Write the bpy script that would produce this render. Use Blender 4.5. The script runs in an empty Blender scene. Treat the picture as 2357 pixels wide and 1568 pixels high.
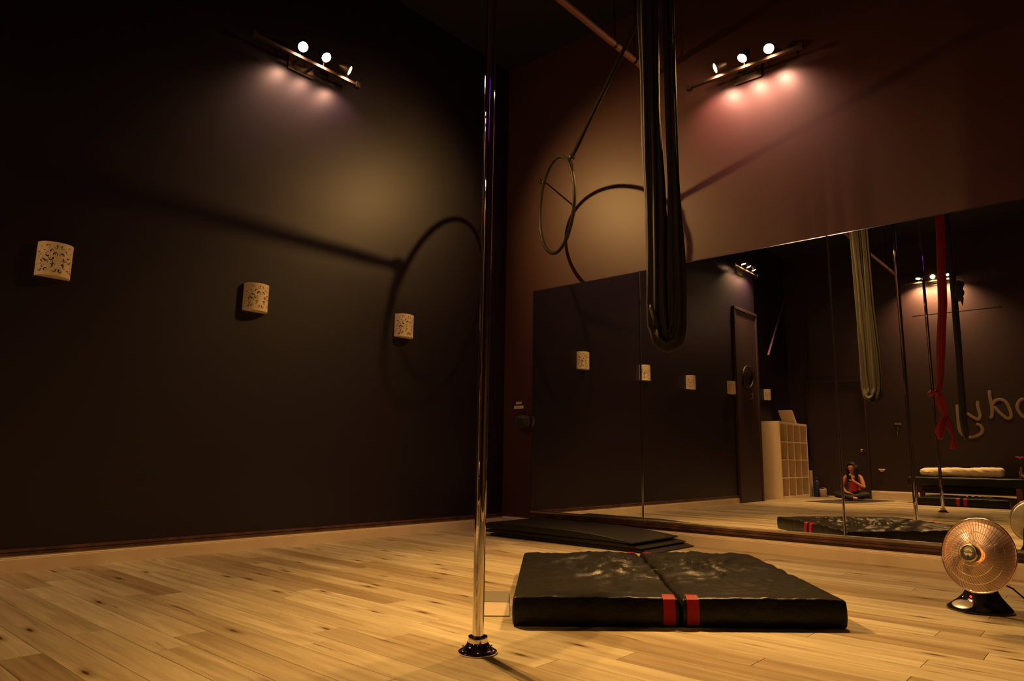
import bpy, bmesh, math, random
from mathutils import Vector, Matrix, noise

random.seed(7)
sc = bpy.context.scene
C = sc.collection

# ------------------------------------------------------------------ camera
FPX, YAW, PITCH, ROLL = 1587.6, 0.7245, 0.167, 0.0154
CAMP = Vector((4.5459, -5.0305, 0.65))
fw = Vector((-math.sin(YAW) * math.cos(PITCH), math.cos(YAW) * math.cos(PITCH), math.sin(PITCH)))
rt = Vector((math.cos(YAW), math.sin(YAW), 0)); up = rt.cross(fw)
rt2 = rt * math.cos(ROLL) + up * math.sin(ROLL); up2 = -rt * math.sin(ROLL) + up * math.cos(ROLL)
cd = bpy.data.cameras.new('camera'); cam = bpy.data.objects.new('camera', cd); C.objects.link(cam)
cd.sensor_width = 36; cd.lens = FPX / 2357 * 36; cd.clip_start = .02
mw = Matrix((rt2, up2, -fw)).transposed().to_4x4(); mw.translation = CAMP
cam.matrix_world = mw
sc.camera = cam

# ------------------------------------------------------------------ world, exposure
w = bpy.data.worlds.new('world'); sc.world = w; w.use_nodes = True
w.node_tree.nodes['Background'].inputs[0].default_value = (1, .62, .35, 1)
w.node_tree.nodes['Background'].inputs[1].default_value = 0.0
sc.view_settings.view_transform = 'Standard'; sc.view_settings.look = 'None'
sc.view_settings.exposure = 0.0; sc.view_settings.gamma = 1.0
sc.view_settings.use_curve_mapping = False
sc.cycles.use_denoising = True
WARM = (1.0, 0.53, 0.155)
BULB = (1.0, 0.58, 0.30)
HEAD_W = 900.0        # watts of one spot head
BULB_S = 110.0         # radiance of one bulb face

# ------------------------------------------------------------------ materials
def mat(name, col, rough=.6, metal=0., bump=None, emit=None, spec=.5, noise_col=None, trans=0., coat=0., sheen=0.):
    m = bpy.data.materials.new(name); m.use_nodes = True
    nt = m.node_tree; b = nt.nodes['Principled BSDF']
    b.inputs['Base Color'].default_value = (*col, 1)
    b.inputs['Roughness'].default_value = rough; b.inputs['Metallic'].default_value = metal
    b.inputs['Specular IOR Level'].default_value = spec
    b.inputs['Transmission Weight'].default_value = trans
    b.inputs['Coat Weight'].default_value = coat
    b.inputs['Sheen Weight'].default_value = sheen
    tc = nt.nodes.new('ShaderNodeTexCoord')
    if noise_col:
        c2, sc_, det = noise_col
        n = nt.nodes.new('ShaderNodeTexNoise'); n.inputs['Scale'].default_value = sc_; n.inputs['Detail'].default_value = det
        nt.links.new(tc.outputs['Object'], n.inputs['Vector'])
        r = nt.nodes.new('ShaderNodeValToRGB'); r.color_ramp.elements[0].position = .35; r.color_ramp.elements[1].position = .68
        r.color_ramp.elements[0].color = (*col, 1); r.color_ramp.elements[1].color = (*c2, 1)
        nt.links.new(n.outputs['Fac'], r.inputs['Fac']); nt.links.new(r.outputs['Color'], b.inputs['Base Color'])
    if bump:
        s_, st, dist = bump
        n = nt.nodes.new('ShaderNodeTexNoise'); n.inputs['Scale'].default_value = s_; n.inputs['Detail'].default_value = 5
        nt.links.new(tc.outputs['Object'], n.inputs['Vector'])
        bp = nt.nodes.new('ShaderNodeBump'); bp.inputs['Strength'].default_value = st; bp.inputs['Distance'].default_value = dist
        nt.links.new(n.outputs['Fac'], bp.inputs['Height']); nt.links.new(bp.outputs['Normal'], b.inputs['Normal'])
    if emit:
        b.inputs['Emission Color'].default_value = (*emit[0], 1); b.inputs['Emission Strength'].default_value = emit[1]
    return m

M = {}
M['paint_left'] = mat('plum_wall_paint', (.012, .0070, .020), .42, spec=.42, bump=(55, .05, .001), noise_col=((.012, .007, .017), 2.2, 4))
M['paint_right'] = mat('mauve_wall_paint', (.085, .034, .036), .44, bump=(55, .05, .001), noise_col=((.078, .031, .033), 2.2, 4))
M['paint_back'] = mat('aubergine_wall_paint', (.034, .0155, .0165), .50, bump=(55, .05, .001))
M['paint_dark'] = mat('black_ceiling_paint', (.012, .011, .011), .85, bump=(20, .2, .004))
M['baseboard'] = mat('cream_gloss_paint', (.80, .66, .50), .38, noise_col=((.74, .60, .44), 6, 3))
M['trim_dark'] = mat('plum_gloss_trim', (.050, .022, .028), .35, noise_col=((.16, .07, .06), 9, 4))
M['channel'] = mat('chrome_channel', (.62, .55, .48), .25, 1.)
M['mirror'] = mat('mirror_silver', (.93, .93, .92), .004, 1.)
M['mirror_edge'] = mat('polished_glass_edge', (.90, .90, .88), .12, 1.)
M['chrome'] = mat('chrome', (.90, .86, .83), .012, 1.)
M['steel'] = mat('brushed_steel', (.60, .55, .50), .28, 1.)
M['black_metal'] = mat('black_metal', (.018, .016, .015), .42, .4)
M['bronze_metal'] = mat('bronze_track_metal', (.10, .07, .045), .42, .7)
M['ivory'] = mat('ivory_ceramic', (.88, .76, .56), .45, bump=(90, .08, .001), noise_col=((.82, .69, .48), 25, 3))
M['vinyl'] = mat('black_vinyl', (.010, .009, .0075), .36, spec=.2, bump=(14, .55, .012))
M['vinyl_b'] = mat('black_vinyl_side', (.012, .011, .010), .45, spec=.3, bump=(25, .2, .003))
M['red'] = mat('red_woven_strap', (.30, .004, .008), .55, spec=.25, bump=(300, .4, .001))
M['grey_board'] = mat('grey_board', (.15, .13, .095), .7)
M['tan_board'] = mat('tan_board', (.46, .38, .28), .65, noise_col=((.42, .34, .25), 14, 3))
M['hammock'] = mat('olive_grey_nylon', (.020, .0165, .011), .60, spec=.2, sheen=.0, bump=(60, .15, .002))
M['red_silk'] = mat('red_silk', (.34, .004, .010), .55, sheen=.2)
M['dark_silk'] = mat('charcoal_silk', (.020, .022, .022), .55, sheen=.3)
M['violet_silk'] = mat('violet_strap', (.06, .02, .10), .6)
M['rope'] = mat('dark_rope', (.016, .013, .011), .9, spec=.2, bump=(120, .5, .002))
M['hoop_tape'] = mat('dark_taped_steel', (.015, .012, .010), .5)
M['brass'] = mat('brass', (.70, .42, .18), .25, 1.)
M['pipe'] = mat('painted_pipe', (.26, .11, .07), .55, bump=(40, .2, .002))
M['copper'] = mat('copper_reflector', (.60, .46, .41), .58, 1., bump=(25, .05, .001))
M['dish_back'] = mat('dish_back_grey', (.62, .58, .50), .35, .8)
M['wire'] = mat('guard_wire', (.85, .72, .60), .18, 1.)
M['gloss_black'] = mat('gloss_black_plastic', (.008, .008, .009), .08, coat=.6)
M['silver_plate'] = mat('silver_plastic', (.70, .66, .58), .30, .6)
M['badge'] = mat('badge_cream', (.62, .56, .44), .45)
M['ink'] = mat('badge_ink', (.02, .018, .015), .5)
M['glow'] = mat('heating_coil_glow', (.6, .1, .02), .6, emit=((1., .20, .03), 2.2))
M['led_red'] = mat('red_indicator', (.5, .0, .0), .4, emit=((1., .02, .02), 5.))
M['bulb'] = mat('halogen_bulb', (1, .8, .5), .5, emit=(BULB, BULB_S))
M['violet_tube'] = mat('violet_led_tube', (.4, .1, .6), .5, emit=((.42, .06, 1.), 14.))
M['white_lam'] = mat('white_laminate', (.78, .62, .42), .5)
M['door'] = mat('dark_door_paint', (.038, .020, .026), .5)
M['letter'] = mat('tan_wall_lettering', (.28, .21, .12), .7)
M['towel'] = mat('cream_towel', (.80, .68, .46), .95, bump=(140, .6, .004))
M['wood'] = mat('reddish_wood', (.16, .05, .022), .5)
M['blue'] = mat('navy_plastic', (.02, .03, .08), .4)
M['white_pl'] = mat('white_plastic', (.66, .52, .40), .5)
M['pink'] = mat('pink_petal', (.80, .05, .25), .5)
M['gold'] = mat('hammered_gold', (.75, .52, .22), .18, 1., bump=(60, .8, .004))
M['green'] = mat('stem_green', (.05, .10, .03), .6)
M['skin'] = mat('skin', (.56, .24, .13), .55)
M['top_red'] = mat('red_tank_top', (.35, .01, .015), .8)
M['legging'] = mat('black_legging', (.012, .012, .013), .75)
M['hair'] = mat('black_hair', (.006, .005, .005), .6, spec=.25)
M['yoga'] = mat('charcoal_yoga_mat', (.035, .030, .028), .85)
M['door_light'] = mat('pale_door_light_paint', (.75, .70, .62), .7)  # pale colour standing in for the light under the back door

def oak():
    m = bpy.data.materials.new('oak_plank'); m.use_nodes = True; nt = m.node_tree; N = nt.nodes; Lk = nt.links
    b = N['Principled BSDF']
    at_ = N.new('ShaderNodeAttribute'); at_.attribute_name = 'tone'; at_.attribute_type = 'GEOMETRY'
    geo = N.new('ShaderNodeNewGeometry')
    sep = N.new('ShaderNodeSeparateXYZ'); Lk.new(geo.outputs['Position'], sep.inputs[0])
    off = N.new('ShaderNodeMath'); off.operation = 'MULTIPLY'; off.inputs[1].default_value = 37.0; Lk.new(at_.outputs['Fac'], off.inputs[0])
    xs = N.new('ShaderNodeMath'); xs.operation = 'ADD'; Lk.new(sep.outputs['X'], xs.inputs[0]); Lk.new(off.outputs[0], xs.inputs[1])
    def coords(sx, sy):
        a = N.new('ShaderNodeMath'); a.operation = 'MULTIPLY'; a.inputs[1].default_value = sx; Lk.new(xs.outputs[0], a.inputs[0])
        c = N.new('ShaderNodeMath'); c.operation = 'MULTIPLY'; c.inputs[1].default_value = sy; Lk.new(sep.outputs['Y'], c.inputs[0])
        v = N.new('ShaderNodeCombineXYZ'); Lk.new(a.outputs[0], v.inputs[0]); Lk.new(c.outputs[0], v.inputs[1]); Lk.new(off.outputs[0], v.inputs[2])
        return v
    # plank tone
    r1 = N.new('ShaderNodeValToRGB'); e = r1.color_ramp.elements
    e[0].position = 0; e[0].color = (.35, .275, .165, 1); e[1].position = 1; e[1].color = (.62, .565, .40, 1)
    k = e.new(.45); k.color = (.49, .425, .28, 1)
    Lk.new(at_.outputs['Fac'], r1.inputs['Fac'])
    # broad grain
    n1 = N.new('ShaderNodeTexNoise'); n1.inputs['Scale'].default_value = 1; n1.inputs['Detail'].default_value = 6; n1.inputs['Distortion'].default_value = .6
    Lk.new(coords(1.6, 26).outputs[0], n1.inputs['Vector'])
    r2 = N.new('ShaderNodeValToRGB'); r2.color_ramp.elements[0].position = .34; r2.color_ramp.elements[0].color = (.62, .56, .50, 1)
    r2.color_ramp.elements[1].position = .66; r2.color_ramp.elements[1].color = (1.1, 1.1, 1.08, 1)
    Lk.new(n1.outputs['Fac'], r2.inputs['Fac'])
    mx = N.new('ShaderNodeMixRGB'); mx.blend_type = 'MULTIPLY'; mx.inputs['Fac'].default_value = .75
    Lk.new(r1.outputs[0], mx.inputs[1]); Lk.new(r2.outputs[0], mx.inputs[2])
    # fine grain
    n2 = N.new('ShaderNodeTexNoise'); n2.inputs['Scale'].default_value = 1; n2.inputs['Detail'].default_value = 4
    Lk.new(coords(9, 190).outputs[0], n2.inputs['Vector'])
    r3 = N.new('ShaderNodeValToRGB'); r3.color_ramp.elements[0].position = .3; r3.color_ramp.elements[0].color = (.8, .77, .74, 1)
    r3.color_ramp.elements[1].position = .6; r3.color_ramp.elements[1].color = (1.03, 1.03, 1.03, 1)
    Lk.new(n2.outputs['Fac'], r3.inputs['Fac'])
    mx2 = N.new('ShaderNodeMixRGB'); mx2.blend_type = 'MULTIPLY'; mx2.inputs['Fac'].default_value = .6
    Lk.new(mx.outputs[0], mx2.inputs[1]); Lk.new(r3.outputs[0], mx2.inputs[2])
    # knots: elongated voronoi cells
    vo = N.new('ShaderNodeTexVoronoi'); vo.voronoi_dimensions = '2D'; vo.inputs['Scale'].default_value = 1; vo.inputs['Randomness'].default_value = 1
    Lk.new(coords(1.25, 5.2).outputs[0], vo.inputs['Vector'])
    r4 = N.new('ShaderNodeValToRGB'); r4.color_ramp.elements[0].position = .022; r4.color_ramp.elements[0].color = (.12, .07, .04, 1)
    r4.color_ramp.elements[1].position = .12; r4.color_ramp.elements[1].color = (1, 1, 1, 1)
    k2 = r4.color_ramp.elements.new(.045); k2.color = (.62, .54, .46, 1)
    Lk.new(vo.outputs['Distance'], r4.inputs['Fac'])
    mx3 = N.new('ShaderNodeMixRGB'); mx3.blend_type = 'MULTIPLY'; mx3.inputs['Fac'].default_value = .95
    sp = N.new('ShaderNodeSeparateColor'); Lk.new(vo.outputs['Color'], sp.inputs[0])
    gt = N.new('ShaderNodeMath'); gt.operation = 'GREATER_THAN'; gt.inputs[1].default_value = .18; Lk.new(sp.outputs[0], gt.inputs[0])
    Lk.new(gt.outputs[0], mx3.inputs[0])
    Lk.new(mx2.outputs[0], mx3.inputs[1]); Lk.new(r4.outputs[0], mx3.inputs[2])
    # dark checks along the grain
    n3 = N.new('ShaderNodeTexNoise'); n3.inputs['Scale'].default_value = 1; n3.inputs['Detail'].default_value = 3
    Lk.new(coords(3.2, 34).outputs[0], n3.inputs['Vector'])
    r5 = N.new('ShaderNodeValToRGB'); r5.color_ramp.elements[0].position = .27; r5.color_ramp.elements[0].color = (.30, .2, .14, 1)
    r5.color_ramp.elements[1].position = .34; r5.color_ramp.elements[1].color = (1, 1, 1, 1)
    Lk.new(n3.outputs['Fac'], r5.inputs['Fac'])
    mx4 = N.new('ShaderNodeMixRGB'); mx4.blend_type = 'MULTIPLY'; mx4.inputs['Fac'].default_value = .8
    Lk.new(mx3.outputs[0], mx4.inputs[1]); Lk.new(r5.outputs[0], mx4.inputs[2])
    Lk.new(mx4.outputs[0], b.inputs['Base Color'])
    b.inputs['Roughness'].default_value = .42; b.inputs['Specular IOR Level'].default_value = .35
    bp = N.new('ShaderNodeBump'); bp.inputs['Strength'].default_value = .12; bp.inputs['Distance'].default_value = .001
    Lk.new(n2.outputs['Fac'], bp.inputs['Height']); Lk.new(bp.outputs['Normal'], b.inputs['Normal'])
    return m
M['oak'] = oak()

# ------------------------------------------------------------------ mesh helpers
def V(*a): return Vector(a)
def frame(d, hint=None):
    d = Vector(d).normalized()
    h = Vector(hint) if hint is not None else (Vector((0, 0, 1)) if abs(d.z) < .9 else Vector((1, 0, 0)))
    a = d.cross(h); a = a.normalized() if a.length > 1e-6 else d.orthogonal().normalized()
    return a, a.cross(d)

class MB:
    def __init__(s): s.v = []; s.f = []
    def add(s, vs, fs):
        o = len(s.v); s.v += [Vector(x) for x in vs]; s.f += [tuple(i + o for i in f) for f in fs]; return s
    def box(s, lo, hi, ch=0.):
        x0, y0, z0 = lo; x1, y1, z1 = hi
        if ch <= 0:
            return s.add([(x0, y0, z0), (x1, y0, z0), (x1, y1, z0), (x0, y1, z0), (x0, y0, z1), (x1, y0, z1), (x1, y1, z1), (x0, y1, z1)],
                         [(0, 3, 2, 1), (4, 5, 6, 7), (0, 1, 5, 4), (1, 2, 6, 5), (2, 3, 7, 6), (3, 0, 4, 7)])
        bm = bmesh.new(); bmesh.ops.create_cube(bm, size=1)
        for v in bm.verts: v.co = Vector(((x0 + x1) / 2 + v.co.x * (x1 - x0), (y0 + y1) / 2 + v.co.y * (y1 - y0), (z0 + z1) / 2 + v.co.z * (z1 - z0)))
        bmesh.ops.bevel(bm, geom=bm.edges[:], offset=ch, segments=2, affect='EDGES', profile=.5)
        bm.verts.index_update(); s.add([v.co.copy() for v in bm.verts], [[v.index for v in f.verts] for f in bm.faces]); bm.free(); return s
    def tube(s, pts, r, n=8, caps=True, closed=False, sq=1.):
        pts = [Vector(p) for p in pts]; L = len(pts); rr = r if isinstance(r, (list, tuple)) else [r] * L
        o = len(s.v); prev = None
        for i, p in enumerate(pts):
            if closed: d = pts[(i + 1) % L] - pts[i - 1]
            else: d = pts[min(i + 1, L - 1)] - pts[max(i - 1, 0)]
            d.normalize()
            if prev is None: a, b_ = frame(d)
            else:
                a = prev - d * prev.dot(d); a = a.normalized() if a.length > 1e-6 else frame(d)[0]; b_ = a.cross(d)
            prev = a
            for k in range(n):
                t = 2 * math.pi * k / n; s.v.append(p + (a * math.cos(t) + b_ * math.sin(t) * sq) * rr[i])
        for i in range(L if closed else L - 1):
            j = (i + 1) % L
            for k in range(n):
                k2 = (k + 1) % n; s.f.append((o + i * n + k, o + i * n + k2, o + j * n + k2, o + j * n + k))
        if caps and not closed:
            s.f.append(tuple(o + k for k in range(n))); s.f.append(tuple(o + (L - 1) * n + k for k in range(n - 1, -1, -1)))
        return s
    def lathe(s, prof, n=32, c=(0, 0, 0), axis=(0, 0, 1), close=False):
        c = Vector(c); ax = Vector(axis).normalized(); a, b_ = frame(ax); o = len(s.v); L = len(prof)
        for r, h in prof:
            for k in range(n):
                t = 2 * math.pi * k / n; s.v.append(c + ax * h + (a * math.cos(t) + b_ * math.sin(t)) * r)
        for i in range(L - 1 + (1 if close else 0)):
            j = (i + 1) % L
            for k in range(n):
                k2 = (k + 1) % n; s.f.append((o + i * n + k, o + i * n + k2, o + j * n + k2, o + j * n + k))
        if not close:
            if prof[0][0] > 1e-5: s.f.append(tuple(o + k for k in range(n)))
            if prof[-1][0] > 1e-5: s.f.append(tuple(o + (L - 1) * n + k for k in range(n - 1, -1, -1)))
        return s
    def rbox(s, half, r, n=(6, 6, 3), k=3, disp=None):
        """rounded box, centred; n linear cells per axis"""
        h = Vector(half)
        def ax(i):
            H = h[i]; a = [-H + r * (1 - math.cos(math.pi / 2 * q / k)) for q in range(k)]
            lin = [-H + r + (2 * H - 2 * r) * q / n[i] for q in range(n[i] + 1)]
            return a + lin + [-x for x in reversed(a)]
        A = [ax(0), ax(1), ax(2)]
        bm = bmesh.new()
        for i in range(3):
            j, l = (i + 1) % 3, (i + 2) % 3
            for sg in (-1, 1):
                g = []
                for u in A[j]:
                    row = []
                    for q in A[l]:
                        p = Vector((0, 0, 0)); p[i] = sg * h[i]; p[j] = u; p[l] = q
                        inn = Vector([max(-(h[m] - r), min(h[m] - r, p[m])) for m in range(3)])
                        dd = p - inn; p = inn + dd.normalized() * r if dd.length > 1e-9 else p
                        row.append(bm.verts.new(p))
                    g.append(row)
                for a in range(len(g) - 1):
                    for b_ in range(len(g[0]) - 1):
                        q = [g[a][b_], g[a + 1][b_], g[a + 1][b_ + 1], g[a][b_ + 1]]
                        bm.faces.new(q if sg > 0 else q[::-1])
        bmesh.ops.remove_doubles(bm, verts=bm.verts[:], dist=1e-5)
        if disp:
            for v in bm.verts: v.co = disp(v.co)
        bm.verts.index_update()
        s.add([v.co.copy() for v in bm.verts], [[v.index for v in f.verts] for f in bm.faces]); bm.free(); return s
    def tf(s, mtx):
        s.v = [mtx @ x for x in s.v]; return s
    def build(s, name, m, parent=None, org=(0, 0, 0), smooth=False):
        me = bpy.data.meshes.new(name); o_ = Vector(org)
        me.from_pydata([tuple(x - o_) for x in s.v], [], s.f); me.update()
        bm = bmesh.new(); bm.from_mesh(me); bmesh.ops.recalc_face_normals(bm, faces=bm.faces[:]); bm.to_mesh(me); bm.free()
        if smooth:
            for p in me.polygons: p.use_smooth = True
        me.materials.append(M[m] if isinstance(m, str) else m)
        o = bpy.data.objects.new(name, me); C.objects.link(o)
        if parent is not None: o.parent = parent
        return o

def sharp(o, ang=35):
    """smooth shading with sharp edges kept by angle"""
    me = o.data; bm = bmesh.new(); bm.from_mesh(me)
    for f in bm.faces: f.smooth = True
    for e in bm.edges: e.smooth = not (len(e.link_faces) == 2 and e.calc_face_angle(0) > math.radians(ang))
    bm.to_mesh(me); bm.free(); return o

def thing(name, label, cat, loc=(0, 0, 0), group=None):
    o = bpy.data.objects.new(name, None); C.objects.link(o); o.location = loc; o.empty_display_size = .1
    return tag(o, label, cat, group)
def tag(o, label, cat, group=None):
    o['label'] = label; o['category'] = cat
    if group: o['group'] = group
    return o
def place(o, loc): o.location = loc; return o
def struct(o, label=None):
    o['kind'] = 'structure'
    if label: o['label'] = label
    return o
def copy_tree(root, loc, label=None):
    r = root.copy(); C.objects.link(r); r.location = loc
    if label: r['label'] = label
    for ch in list(root.children):
        c = ch.copy(); C.objects.link(c); c.parent = r
        for g in list(ch.children):
            d = g.copy(); C.objects.link(d); d.parent = c
    return r

# ------------------------------------------------------------------ room shell
X1, YB, ZC = 7.6, -8.8, 4.7          # right wall, back wall, ceiling
RX, RY = -.36, -6.35                 # recess in the left wall
fl = struct(MB().box((RX - .2, YB - .2, -.12), (X1 + .2, .2, -.016)).build('floor', 'paint_dark'))
struct(MB().box((RX - .2, YB - .2, ZC), (X1 + .2, .2, ZC + .15)).build('ceiling', 'paint_dark'))
struct(MB().box((-.2, RY, 0), (0, .2, ZC)).build('wall_left', 'paint_left'))
struct(MB().box((RX - .2, YB - .2, 0), (RX, RY, ZC)).build('wall_left_recess', 'paint_left'))
struct(MB().box((0, 0, 0), (X1, .2, ZC)).build('wall_mirror_side', 'paint_right'))
struct(MB().box((RX, YB - .2, 0), (X1, YB, ZC)).build('wall_back', 'paint_back'))
struct(MB().box((X1, YB - .2, 0), (X1 + .2, .2, ZC)).build('wall_right', 'paint_back'))

# oak planks
PW, GAP = .125, .0012
rows = []
y = 0.; i = 0
while y > YB:
    x = RX if y - PW < RY else 0.
    x -= random.uniform(0, 1.5)
    first = True
    while x < X1:
        L_ = random.choice([1.2, 1.5, 1.8, 2.0, .9])
        xa = max(x, RX if y < RY + .01 else 0.); xb = min(x + L_, X1)
        if xb - xa > .08: rows.append((xa, xb, max(y - PW, YB), y))
        x += L_
    y -= PW
def vis(p):
    cx, cy = (p[0] + p[1]) / 2, (p[2] + p[3]) / 2
    dd = Vector((cx, cy, 0)) - CAMP; z = dd.dot(fw)
    direct = z > .6 and abs(dd.dot(rt2) / z) < .95
    dm = (Vector((cx, -cy, 0)) - CAMP)
    dist = dd.length if direct else dm.length * .9 + 1
    return dist
rows.sort(key=vis)
def plank_mb(p):
    x0, x1, y0, y1 = p; g = GAP / 2; c = .0009
    x0 += g; x1 -= g; y0 += g; y1 -= g; b_ = MB()
    b_.add([(x0, y0, -.016), (x1, y0, -.016), (x1, y1, -.016), (x0, y1, -.016), (x0, y0, -c), (x1, y0, -c), (x1, y1, -c), (x0, y1, -c),
            (x0 + c, y0 + c, 0), (x1 - c, y0 + c, 0), (x1 - c, y1 - c, 0), (x0 + c, y1 - c, 0)],
           [(0, 3, 2, 1), (0, 1, 5, 4), (1, 2, 6, 5), (2, 3, 7, 6), (3, 0, 4, 7), (4, 5, 9, 8), (5, 6, 10, 9), (6, 7, 11, 10), (7, 4, 8, 11), (8, 9, 10, 11)])
    return b_
def tone_attr(me, vals):
    a = me.attributes.new('tone', 'FLOAT', 'FACE'); a.data.foreach_set('value', vals)
for p in rows[:290]:
    c_ = ((p[0] + p[1]) / 2, (p[2] + p[3]) / 2, 0)
    o = plank_mb(p).build('plank', 'oak', fl, org=c_); o.location = c_
    t = random.random(); tone_attr(o.data, [t] * len(o.data.polygons))
rest = MB(); tv = []
for p in rows[290:]:
    q = plank_mb(p); n0 = len(q.f); rest.add(q.v, q.f); t = random.random(); tv += [t] * n0
o = rest.build('plank_field', 'oak', fl); o['kind'] = 'stuff'; tone_attr(o.data, tv)

# baseboards and trims
def board_profile(a, b_, nrm, h=.085, t=.016):
    """moulded baseboard from a to b along the wall; nrm points into the room"""
    a = Vector(a); b_ = Vector(b_); nrm = Vector(nrm)
    prof = [(0, 0), (t, 0), (t, h * .78), (t * .8, h * .80), (t * .85, h * .86), (t * .45, h * .93), (t * .40, h), (0, h)]
    mb_ = MB(); n = len(prof)
    vs = [a + nrm * q + Vector((0, 0, z)) for q, z in prof] + [b_ + nrm * q + Vector((0, 0, z)) for q, z in prof]
    fs = [(i, (i + 1) % n, n + (i + 1) % n, n + i) for i in range(n)] + [tuple(range(n)), tuple(range(2 * n - 1, n - 1, -1))]
    return mb_.add(vs, fs)
struct(board_profile((0, 0, 0), (0, RY, 0), (1, 0, 0)).build('baseboard_left', 'baseboard'))
struct(board_profile((RX, RY, 0), (RX, YB, 0), (1, 0, 0), .10).build('baseboard_left_recess', 'baseboard'))
struct(board_profile((.016, 0, 0), (X1, 0, 0), (0, -1, 0), .092, .018).build('baseboard_mirror_side', 'baseboard'))
struct(board_profile((1.02, YB, 0), (X1, YB, 0), (0, 1, 0), .15).build('baseboard_back', 'baseboard'))
struct(board_profile((X1, 0, 0), (X1, YB, 0), (-1, 0, 0)).build('baseboard_right', 'baseboard'))
tb = MB().box((0, RY, .085), (.012, 0, .100)); tb.box((0, RY, .104), (.009, 0, .120))
struct(tb.build('trim_1', 'trim_dark'), 'dark moulding line above the left baseboard')
tb = MB().box((.36, -.014, .112), (X1, 0, .128)); tb.box((.36, -.011, .131), (X1, 0, .148))
struct(tb.build('trim_2', 'trim_dark'), 'dark painted ledge under the mirrors')

# ------------------------------------------------------------------ mirror panels
ME = [.36, 1.549, 3.086, 4.62, 6.15, X1 - .1]; MZ0, MZ1 = .160, 2.245
lab = ['narrow mirror panel nearest the corner on the brown wall', 'mirror panel behind the hanging hammock',
       'wide mirror panel above the copper dish heater', 'mirror panel right of the heater, beyond the seam', 'last mirror panel toward the right end of the wall']
for i in range(5):
    x0, x1 = ME[i] + .001, ME[i + 1] - .001; b_ = .008; y0 = -.0020; yf = -.008
    root = thing('mirror_panel', lab[i], 'mirror', ((x0 + x1) / 2, 0, MZ0), 'mirror panels along the wall')
    og = root.location
    MB().add([(x0 + b_, yf, MZ0 + b_), (x1 - b_, yf, MZ0 + b_), (x1 - b_, yf, MZ1 - b_), (x0 + b_, yf, MZ1 - b_)], [(0, 1, 2, 3)]).build('mirror_glass', 'mirror', root, og)
    MB().add([(x0, y0, MZ0), (x1, y0, MZ0), (x1, y0, MZ1), (x0, y0, MZ1), (x0 + b_, yf, MZ0 + b_), (x1 - b_, yf, MZ0 + b_), (x1 - b_, yf, MZ1 - b_), (x0 + b_, yf, MZ1 - b_)],
             [(0, 1, 5, 4), (1, 2, 6, 5), (2, 3, 7, 6), (3, 0, 4, 7)]).build('bevelled_edge', 'mirror_edge', root, og)
    MB().box((x0, -.0035, MZ0), (x1, -.0005, MZ1)).build('backing', 'black_metal', root, og)
for (nm, z0, z1, yy) in (('trim_3', MZ0 - .012, MZ0 + .004, -.013), ):
    struct(MB().box((.36, yy, z0), (X1, -.0, z1), .002).build(nm, 'channel'), 'metal channel holding the mirrors at the bottom')

# ------------------------------------------------------------------ track lights on the walls
SPILL_W = 14.0
def spill(root, org, p, wall, k=1.):
    pink = k < 2.
    """warm pink back-spill of the lamp that washes down the wall under the fixture"""
    d = (-Vector(wall) * .30 + Vector((0, 0, -1))).normalized()
    sd = bpy.data.lights.new('spill', 'SPOT'); sd.energy = SPILL_W * k; sd.color = (1., .50, .32) if pink else (1., .55, .24); sd.spot_size = math.radians(130); sd.spot_blend = .9; sd.shadow_soft_size = .03
    so = bpy.data.objects.new('spill', sd); C.objects.link(so); so.parent = root
    a, b_ = frame(-d); so.matrix_local = Matrix.Translation(p + Vector(wall) * .03 + Vector((0, 0, -.05)) - Vector(org)) @ Matrix((a, b_, -d)).transposed().to_4x4()
def aim_head(root, org, p, target, watts, cone=62, wall=(1, 0, 0), blend=1.0, bulb='bulb', sk=1.):
    p = Vector(p); d = (Vector(target) - p).normalized()
    can = MB().lathe([(.014, -.095), (.026, -.088), (.038, -.045), (.041, -.005), (.041, 0.0), (.037, 0.0), (.036, -.012)], 20, p, d)
    c = sharp(can.build('lamp_head', 'bronze_metal', root, org))
    MB().lathe([(.0365, -.010), (.0355, -.003), (.026, .003), (.013, .006), (.0001, .007)], 20, p, d).build('bulb', bulb, c, org, smooth=True)
    sd = bpy.data.lights.new('beam', 'SPOT'); sd.energy = watts; sd.color = WARM; sd.spot_size = math.radians(cone); sd.spot_blend = blend; sd.shadow_soft_size = .022
    so = bpy.data.objects.new('beam', sd); C.objects.link(so); so.parent = root
    a, b_ = frame(-d); spill(root, org, p, wall, sk)
    so.matrix_local = Matrix.Translation(p + d * .02 - Vector(org)) @ Matrix((a, b_, -d)).transposed().to_4x4()
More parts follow.
